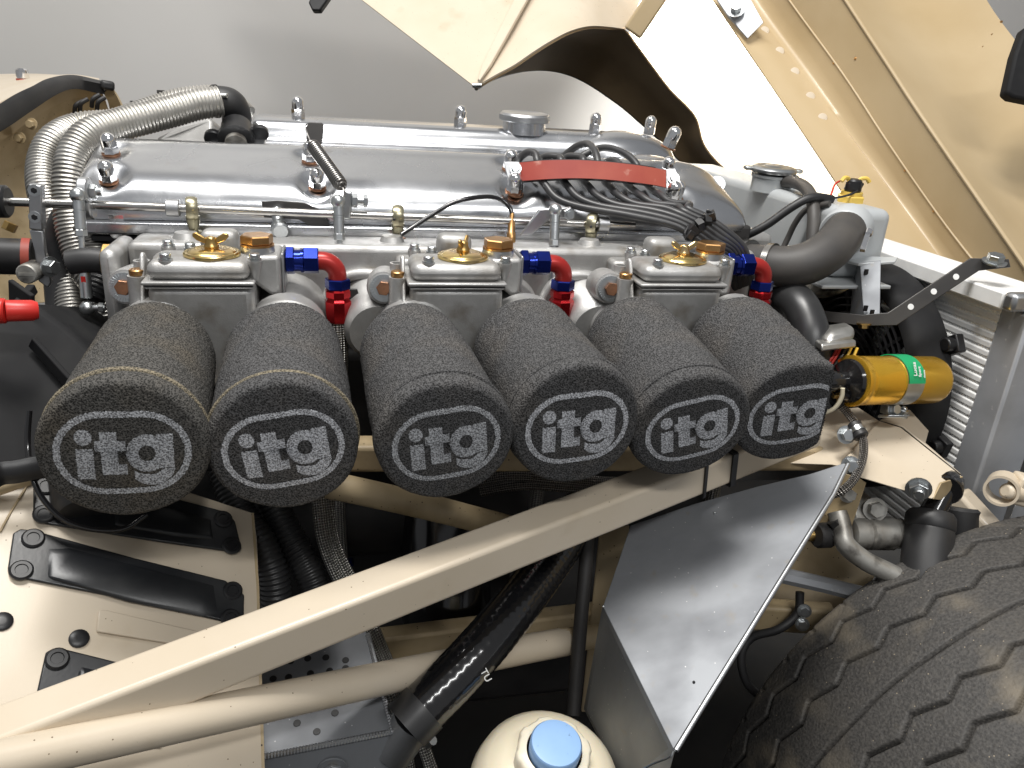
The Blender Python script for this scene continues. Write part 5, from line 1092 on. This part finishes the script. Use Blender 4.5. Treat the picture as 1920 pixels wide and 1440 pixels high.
# regulator and wires
T = thing('regulator_box', 'small silver regulator can with wires under the strap', 'regulator', at(1575, 640, D=.76))
m = MB(); F0 = ats([(1556, 620, .752), (1606, 612, .760), (1605, 640, .756), (1545, 650, .742)]); m.slab(F0, (.3, .9, -.1), .03); m.build('can', 'regulator_metal', T, bevel=.006, bseg=3)
m = MB(); F1 = ats([(1540, 645, .738), (1606, 638, .752), (1606, 652, .752), (1540, 660, .738)]); m.slab(F1, (.3, .9, -.1), .036); m.build('base_rim', 'regulator_metal', T, bevel=.002)
for k, (mt, x) in enumerate((('wire_red', 1562), ('wire_yellow', 1582), ('wire_yellow', 1594), ('wire_black', 1572), ('wire_red', 1556))):
    m = MB(); m.tube(smooth(ats([(x + 14, 652, .765), (x + 6, 668, .765), (x - 8 - k, 690, .76), (x - 20, 712, .755)]), 5), .0014, 6); m.build('wire', mt, T)
tt('lower_hose', 'ribbed black hose dropping behind the last foam filter', 'hose', [(1415, 540, .88), (1455, 548, .83), (1495, 568, .795), (1516, 610, .78), (1522, 650, .775), (1522, 720, .78)], .0185, 'black_hose', 24, n=8, step=.005)
m = MB(); m.slab(ats([(1520, 520, .92), (1605, 495, .90), (1600, 540, .88), (1570, 555, .89), (1510, 555, .91)]), C_F, .03); o = m.build('water_pump_housing', 'greasy_metal'); tag(o, 'stained metal housing below the top hose bend', 'housing'); bv = o.modifiers.new('bevel', 'BEVEL'); bv.width = .006; bv.segments = 3
m = MB(); m.slab(ats([(1400, 520, 1.0), (1700, 520, 1.0), (1700, 900, .95), (1380, 900, .95)]), C_F, .02); o = m.build('front_shadow_panel', 'dark_iron'); tag(o, 'dark sheet standing for the shade behind the coil and last filter', 'panel')  # dark sheet in place of the shade behind the coil
# ------------------------------------------------------------------ ignition coil
D_OFF = .06
T = thing('ignition_coil', 'shiny gold ignition coil with a green banded label', 'ignition coil', at(1670, 740, D=.72))
ca, cb = at(1592, 714, D=.688), at(1752, 712, D=.735); ax = (cb - ca).normalized(); L = (cb - ca).length; r = .0242
m = MB(); m.lathe([(r * .90, 0), (r * 1.04, .001), (r * 1.04, .006), (r * .97, .010), (r, .013), (r, L - .006), (r * .95, L - .002), (r * .86, L)], ca, ax, 44); m.build('can', 'coil_gold', T, ang=50)
m = MB(); m.lathe([(r * .90, -.0008), (r * .84, -.004), (r * .55, -.006), (r * .40, -.008), (r * .38, -.022), (r * .46, -.023), (r * .46, -.036), (r * .40, -.040)], ca, ax, 28); m.build('black_top', 'black_gloss', T)
a_, u_, v_ = basis(ax, -C_F)
tu = (u_ * .35 - Vector((0, 0, 1)) * .8).normalized(); tu = (tu - ax * tu.dot(ax)).normalized(); tp = ca + tu * r * .62
m = MB(); m.cyl(tp - ax * .002, tp - ax * .012, .0045, seg=14); m.build('terminal_post', 'black_gloss', T)
m = MB(); m.hexn(tp - ax * .012, tp - ax * .016, .0042); m.cyl(tp - ax * .016, tp - ax * .022, .002, seg=10); m.build('terminal_nut', 'brass', T)
# clamp band and label
def band(t0, t1, rr, mt, name, parent, a0=0, a1=360, ext=.0008):
    G = []; n = max(8, int((a1 - a0) / 6)); full = (a1 - a0) >= 359
    for t in (t0, t1): G.append([ca + ax * L * t + (u_ * math.cos(math.radians(a0 + (a1 - a0) * k / n)) + v_ * math.sin(math.radians(a0 + (a1 - a0) * k / n))) * rr for k in range(n + 1)])
    m = MB(); m.sheet(G, ext); return m.build(name, mt, parent, ang=60)
# angle convention: find the angle of world up
zu = Vector((0, 0, 1)); zu = (zu - ax * zu.dot(ax)).normalized(); aup = math.degrees(math.atan2(zu.dot(v_), zu.dot(u_)))
cb_ = band(.43, .62, r + .0008, 'zinc', 'clamp_band', T)
s = 1 if aup > 0 else -1
lb = band(.435, .615, r + .0020, 'label_green', 'label', cb_, min(0, s * 112) + (-10 if s < 0 else -8), max(0, s * 112) + 8)
# lettering on label
def lt(sx, tt_, ang, size):
    ra_ = math.radians(ang) * s; e = u_ * math.cos(ra_) + v_ * math.sin(ra_); o_ = ca + ax * L * tt_ + e * (r + .0033); up2 = (u_ * -math.sin(ra_) + v_ * math.cos(ra_)) * s
    text(lb, sx, o_, up2, -ax, size, 'print_white', bold=.0001)
lt('Lucas', .505, 8, .0062); lt('Sport', .55, 6, .0046); lt('electric', .595, 4, .0026)
q = ca + ax * L * .50 - zu * (r + .001); m = MB(); m.bar(q - u_ * -.004 + Vector((0, 0, -.000)), q + u_ * .006 - zu * .012, .016, .0025, ax); m.build('clamp_foot', 'zinc', T, bevel=.0006)
bolt(T, q + u_ * .010 - zu * .006, u_, r=.0055, h=.005)
m = MB(); m.slab([q - zu * .012 + u_ * .006 + ax * a + u_ * c for a, c in ((-.012, 0), (.016, -.002), (.018, .012), (.004, .018), (-.010, .010))], -zu, .003); m.build('mounting_foot', 'zinc', T, bevel=.0006)
bolt(T, q - zu * .012 + u_ * .014 + ax * .010, (u_ * .3 + zu), r=.005, h=.005, shank=.004)
tt('coil_wire', 'cream wire from the coil terminal curling under it', 'wiring', [(1580, 728, .672), (1578, 745, .675), (1566, 764, .68), (1545, 774, .685), (1515, 776, .69)], .0021, 'wire_white', 10, n=6, step=.003)
tt('coil_wire', 'dark wire running beside the cream coil wire', 'wiring', [(1590, 730, .68), (1585, 750, .69), (1560, 768, .70), (1530, 760, .71)], .0018, 'wire_black', 10, n=6, step=.003)
# ------------------------------------------------------------------ front subframe bracket
SPl = Pl(at(1587, 862, D=.668), at(1700, 790, D=.722), at(1748, 935, D=.66))
T = thing('suspension_bracket', 'cream box section suspension mount below the gold coil', 'suspension mount', SPl.hit(1660, 860))
TP = [(1480, 845, .715), (1523, 776, .735), (1600, 762, .755), (1706, 770, .76), (1742, 808, .745), (1736, 830, .735), (1806, 893, .700), (1690, 800, .72)]
m = MB(); m.slab(ats([(1440, 868, .71), (1523, 772, .742), (1610, 764, .752), (1650, 790, .738), (1600, 880, .682), (1560, 872, .69)]), C_F, .003); m.build('upper_face', 'cream_paint', T, bevel=.001)
m = MB(); m.slab(ats([(1648, 789, .737), (1690, 802, .728), (1804, 893, .690), (1748, 936, .668), (1611, 895, .668), (1588, 858, .676)]), C_F, .003); m.build('front_face', 'cream_paint', T, bevel=.001)
m = MB(); m.slab(ats([(1650, 788, .738), (1706, 768, .765), (1742, 808, .748), (1736, 830, .735), (1806, 892, .691), (1692, 801, .729)]), C_F, .003); m.build('rear_flange', 'cream_paint', T, bevel=.001)
m = MB(); m.slab(ats([(1806, 893, .689), (1797, 922, .695), (1782, 940, .70), (1750, 936, .668), (1765, 905, .675)]), C_F, .003); m.build('end_fold', 'cream_dirty', T, bevel=.0006)
m = MB(); m.slab(ats([(1560, 880, .69), (1612, 896, .669), (1625, 905, .675), (1590, 1010, .69), (1560, 1020, .70), (1500, 1000, .72), (1530, 920, .70)]), C_F, .004); m.build('lower_web', 'cream_dirty', T, bevel=.001)
q = at(1722, 916, D=.662); bolt(T, q, Vector((-.55, -.8, -.05)), r=.0090, h=.007, m='zinc', washer=1.3, shank=.006)
for x, y, D, mt in ((1594, 872, .664, 'zinc'), (1590, 925, .68, 'greasy_metal'), (1570, 990, .69, 'greasy_metal')):
    bolt(T, at(x, y, D=D), Vector((-.3, -.9, .2)), r=.0062, h=.006, m=mt)
m = MB(); m.bar(at(1790, 930, D=.75), at(1890, 1040, D=.72), .026, .026); m.build('frame_leg', 'cream_paint', T, bevel=.004)
m = MB(); q = at(1880, 915, D=.70); m.lathe([(.013, -.010), (.0155, -.010), (.0155, .012), (.013, .012), (.013, -.010)], q, (-.75, -.6, .1), 26, cap0=False, cap1=False); m.build('hinge_eye', 'cream_paint', T)
m = MB(); m.cyl(at(1884, 920, D=.69), at(1935, 930, D=.70), .008, seg=16); m.bar(at(1896, 912, D=.70), at(1960, 930, D=.70), .02, .03); m.build('hinge_arm', 'cream_paint', T, bevel=.003)
# brake hose with P clip
tt('brake_hose', 'braided brake hose looping over the cream suspension mount', 'hose', [(1570, 752, .70), (1590, 775, .695), (1608, 800, .685), (1619, 830, .672), (1616, 865, .662), (1600, 900, .655), (1575, 922, .655), (1545, 932, .67)], .0040, 'braid_dark', 14, n=8, step=.0025)
T = thing('hose_clip', 'rubber lined metal P clip bolted over the brake hose', 'clip', at(1605, 810, D=.68))
a, b2 = at(1600, 795, D=.684), at(1616, 820, D=.674); m = MB(); m.cyl(a, b2, .0072, seg=18, ch=.001); m.build('rubber_sleeve', 'rubber', T)
a2, b3 = a.lerp(b2, .35), a.lerp(b2, .65); m = MB(); m.cyl(a2, b3, .0080, seg=18); m.build('metal_band', 'zinc', T)
bolt(T, at(1586, 815, D=.683), -C_F, r=.0062, h=.006)
# shock absorber
T = thing('shock_absorber', 'black shock absorber hanging from the suspension mount', 'shock absorber', at(1740, 1000, D=.70))
e = at(1775, 912, D=.695); m = MB(); m.lathe([(.0140, -.011), (.0152, -.009), (.0152, .009), (.0140, .011)], e, (-.7, -.7, 0), 24); m.build('top_eye', 'black_gloss', T)
q = at(1752, 945, D=.70); m = MB(); m.cyl(e, at(1748, 962, D=.69), .0105, .012, seg=18); m.build('stem', 'black_gloss', T)
dn = (at(1735, 1080, D=.675) - at(1747, 960, D=.69)).normalized(); m = MB(); m.lathe([(.008, -.003), (.0195, -.001), (.0225, .003), (.0230, .014), (.0218, .016), (.0224, .018), (.0230, .10), (.0225, .20)], at(1746, 962, D=.695), dn, 32); m.build('dust_tube', 'rubber', T)
m = MB(); m.cyl(at(1800, 950, D=.74), at(1795, 1010, D=.74), .02, seg=20, ch=.003); m.build('bump_stop', 'rubber', T)
# upper wishbone
T = thing('wishbone', 'greasy steel wishbone and bush between deflector and tyre', 'wishbone', at(1600, 1030, D=.7))
a, b2 = at(1590, 1000, D=.70), at(1690, 1000, D=.71); m = MB(); ax = (b2 - a).normalized(); Lw_ = (b2 - a).length
m.lathe([(.012, 0), (.0155, .002), (.0155, .018), (.014, .019), (.0165, .021), (.0168, Lw_ - .012), (.0150, Lw_ - .010), (.0150, Lw_)], a, ax, 26); m.build('bush', 'greasy_metal', T)
m = MB(); m.cyl(at(1500, 1005, D=.695), a, .006, seg=14); m.build('pivot_bolt', 'brass', T)
m = MB(); m.cyl(at(1530, 1004, D=.69), at(1556, 1003, D=.695), .0125, seg=16, ch=.002); m.hexn(at(1548, 1003, D=.69), at(1560, 1003, D=.692), .011); m.build('pivot_nut', 'dark_iron', T)
m = MB(); m.tube(smooth(ats([(1570, 960, .69), (1578, 990, .685), (1585, 1020, .68), (1620, 1050, .68), (1670, 1075, .68), (1720, 1100, .68)]), 6), .0095, 14); m.build('arm', 'greasy_metal', T)
m = MB(); m.cyl(at(1562, 975, D=.685), at(1570, 985, D=.685), .007, seg=6); m.build('pinch_bolt', 'dark_iron', T)
m = MB(); m.slab(ats([(1600, 935, .71), (1618, 918, .72), (1640, 940, .71), (1655, 955, .70), (1640, 975, .70), (1605, 980, .70)]), C_F, .012); lk = m.build('anchor_plate', 'greasy_metal', T, bevel=.002)
bolt(lk, at(1640, 955, D=.70), Vector((-.3, -.8, .4)), r=.008, h=.008, m='greasy_metal')
tt('steering_linkage', 'bright bare steel steering arm passing under the deflector edge', 'linkage', [(1400, 1065, .74), (1450, 1075, .74), (1540, 1095, .735), (1620, 1115, .73), (1700, 1130, .72)], .0085, 'dull_alu', 8, n=4, step=.02)
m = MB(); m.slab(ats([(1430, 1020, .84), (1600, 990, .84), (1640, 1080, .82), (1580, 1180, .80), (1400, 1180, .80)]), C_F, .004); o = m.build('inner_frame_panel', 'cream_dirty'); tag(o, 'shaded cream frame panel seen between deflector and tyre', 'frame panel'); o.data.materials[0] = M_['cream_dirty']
m = MB(); m.bar(at(1400, 1150, D=.78), at(1560, 1160, D=.77), .02, .032); o = m.build('cross_member', 'cream_dirty'); tag(o, 'cream cross member below the bright steering arm', 'frame tube'); bv = o.modifiers.new('bevel', 'BEVEL'); bv.width = .004; bv.segments = 3
tt('brake_pipe', 'dark hose curling beneath the cream cross member', 'hose', [(1500, 1110, .75), (1495, 1150, .75), (1460, 1180, .75), (1410, 1195, .76), (1390, 1230, .76), (1400, 1280, .76), (1430, 1310, .76)], .0045, 'rubber', 12, n=7, step=.005)
for x, y in ((1508, 1145), (1504, 1170)):
    bolt(bpy.data.objects['wishbone'], at(x, y, D=.745), Vector((-.4, -.8, .3)), r=.005, h=.005, m='zinc')
# ------------------------------------------------------------------ tyre
D_OFF = 0.0
def tyre_mat():
    m = bpy.data.materials.new('tyre_rubber'); m.use_nodes = True; nt = m.node_tree; N = nt.nodes; K = nt.links; p = N['Principled BSDF']
    tc = N.new('ShaderNodeTexCoord'); p.inputs['Roughness'].default_value = .62; p.inputs['Specular IOR Level'].default_value = .4
    def noise(s, d): n = N.new('ShaderNodeTexNoise'); n.inputs['Scale'].default_value = s; n.inputs['Detail'].default_value = d; K.new(tc.outputs['Object'], n.inputs['Vector']); return n
    def rg(src, a, b): r = N.new('ShaderNodeMapRange'); r.inputs['From Min'].default_value = a; r.inputs['From Max'].default_value = b; K.new(src, r.inputs['Value']); return r.outputs[0]
    def mx(f, a, c):
        x = N.new('ShaderNodeMix'); x.data_type = 'RGBA'; K.new(f, x.inputs[0])
        for i, q in ((6, a), (7, c)):
            if isinstance(q, tuple): x.inputs[i].default_value = (*q, 1)
            else: K.new(q, x.inputs[i])
        return x.outputs[2]
    n1 = noise(24, 8); n2 = noise(420, 4); n3 = noise(9, 3)
    base = mx(rg(n2.outputs[0], .35, .75), (.040, .038, .036), (.088, .082, .075))
    dust = N.new('ShaderNodeMath'); dust.operation = 'MULTIPLY'; K.new(rg(n1.outputs[0], .50, .72), dust.inputs[0]); K.new(rg(n3.outputs[0], .35, .6), dust.inputs[1])
    base = mx(dust.outputs[0], base, (.17, .145, .11))
    v = N.new('ShaderNodeTexVoronoi'); v.inputs['Scale'].default_value = 130; K.new(tc.outputs['Object'], v.inputs['Vector']); base = mx(rg(v.outputs['Distance'], .085, .05), base, (.30, .25, .18))
    K.new(base, p.inputs['Base Color'])
    b = N.new('ShaderNodeBump'); b.inputs['Strength'].default_value = .55; b.inputs['Distance'].default_value = .0012; K.new(n2.outputs[0], b.inputs['Height']); K.new(b.outputs[0], p.inputs['Normal'])
    M_['tyre_rubber'] = m
tyre_mat()
T = thing('wheel', 'worn zigzag treaded tyre filling the lower right corner', 'tyre', (.75, -.235, -.54))
nth, nv = 1300, 190; Rt = .316; cy = -.235; hw = .106
th = np.linspace(0, 2 * np.pi, nth, endpoint=False); vv = np.linspace(-1, 1, nv)
TH, VV = np.meshgrid(th, vv, indexing='ij')
lat = VV * hw * 1.0
crown = Rt - .007 * np.abs(VV) ** 2.5
def groove(d, w, dep): return dep / (1 + np.exp((np.abs(d) - w) / .00030))
s = TH * Rt; per = .0500
def zig(ph):
    t = ((s / per + ph) % 1.0); return np.where(t < .60, t / .60, (1 - t) / .40) - .5
rng = np.random.default_rng(4)
dep = np.zeros_like(s)
for k, (y0, ph, am) in enumerate(((-.068, 0, .0095), (-.034, .35, .0095), (.0395, .1, .0095), (.076, .55, .0095))):
    dep = np.maximum(dep, groove((-lat) - (-y0) - zig(ph) * am * -1, .0015, .0080))
dep = np.maximum(dep, groove(lat - 0.0 - .0006 * np.sin(s * 60), .0014, .0065))
shoulder = np.clip((np.abs(VV) - .90) / .10, 0, 1); sip = (np.abs(((s / .040) % 1.0) - .5) < .05) & (np.abs(VV) > .88)
dep = dep + np.where(sip & (VV > 0), .0018, 0)
rad = crown - dep - .008 * shoulder ** 2 + rng.normal(0, .00012, s.shape)
X = .75 + rad * np.cos(TH); Z = -.54 + rad * np.sin(TH); Yv = cy + lat
V = np.stack([X, Yv, Z], -1).reshape(-1, 3) - np.array([.75, -.235, -.54])
i, j = np.meshgrid(np.arange(nth), np.arange(nv - 1), indexing='ij'); i2 = (i + 1) % nth
F = np.stack([i * nv + j, i2 * nv + j, i2 * nv + j + 1, i * nv + j + 1], -1).reshape(-1, 4)
me = bpy.data.meshes.new('tread'); me.from_pydata(V.tolist(), [], F.tolist()); me.shade_smooth(); me.materials.append(M_['tyre_rubber']); o = bpy.data.objects.new('tread', me); COL.objects.link(o); o.parent = T
for sgn in (-1, 1):
    pr = [(Rt - .024, sgn * hw * 1.0), (Rt - .035, sgn * hw * 1.06), (Rt - .07, sgn * hw * 1.10), (Rt - .105, sgn * hw * 1.0), (Rt - .115, sgn * hw * .9), (Rt - .115, 0)]
    m = MB(); m.lathe(pr, (.75, cy, -.54), (0, 1, 0), 96, cap0=False, cap1=False); m.build('sidewall', 'tyre_rubber', T, ang=60)
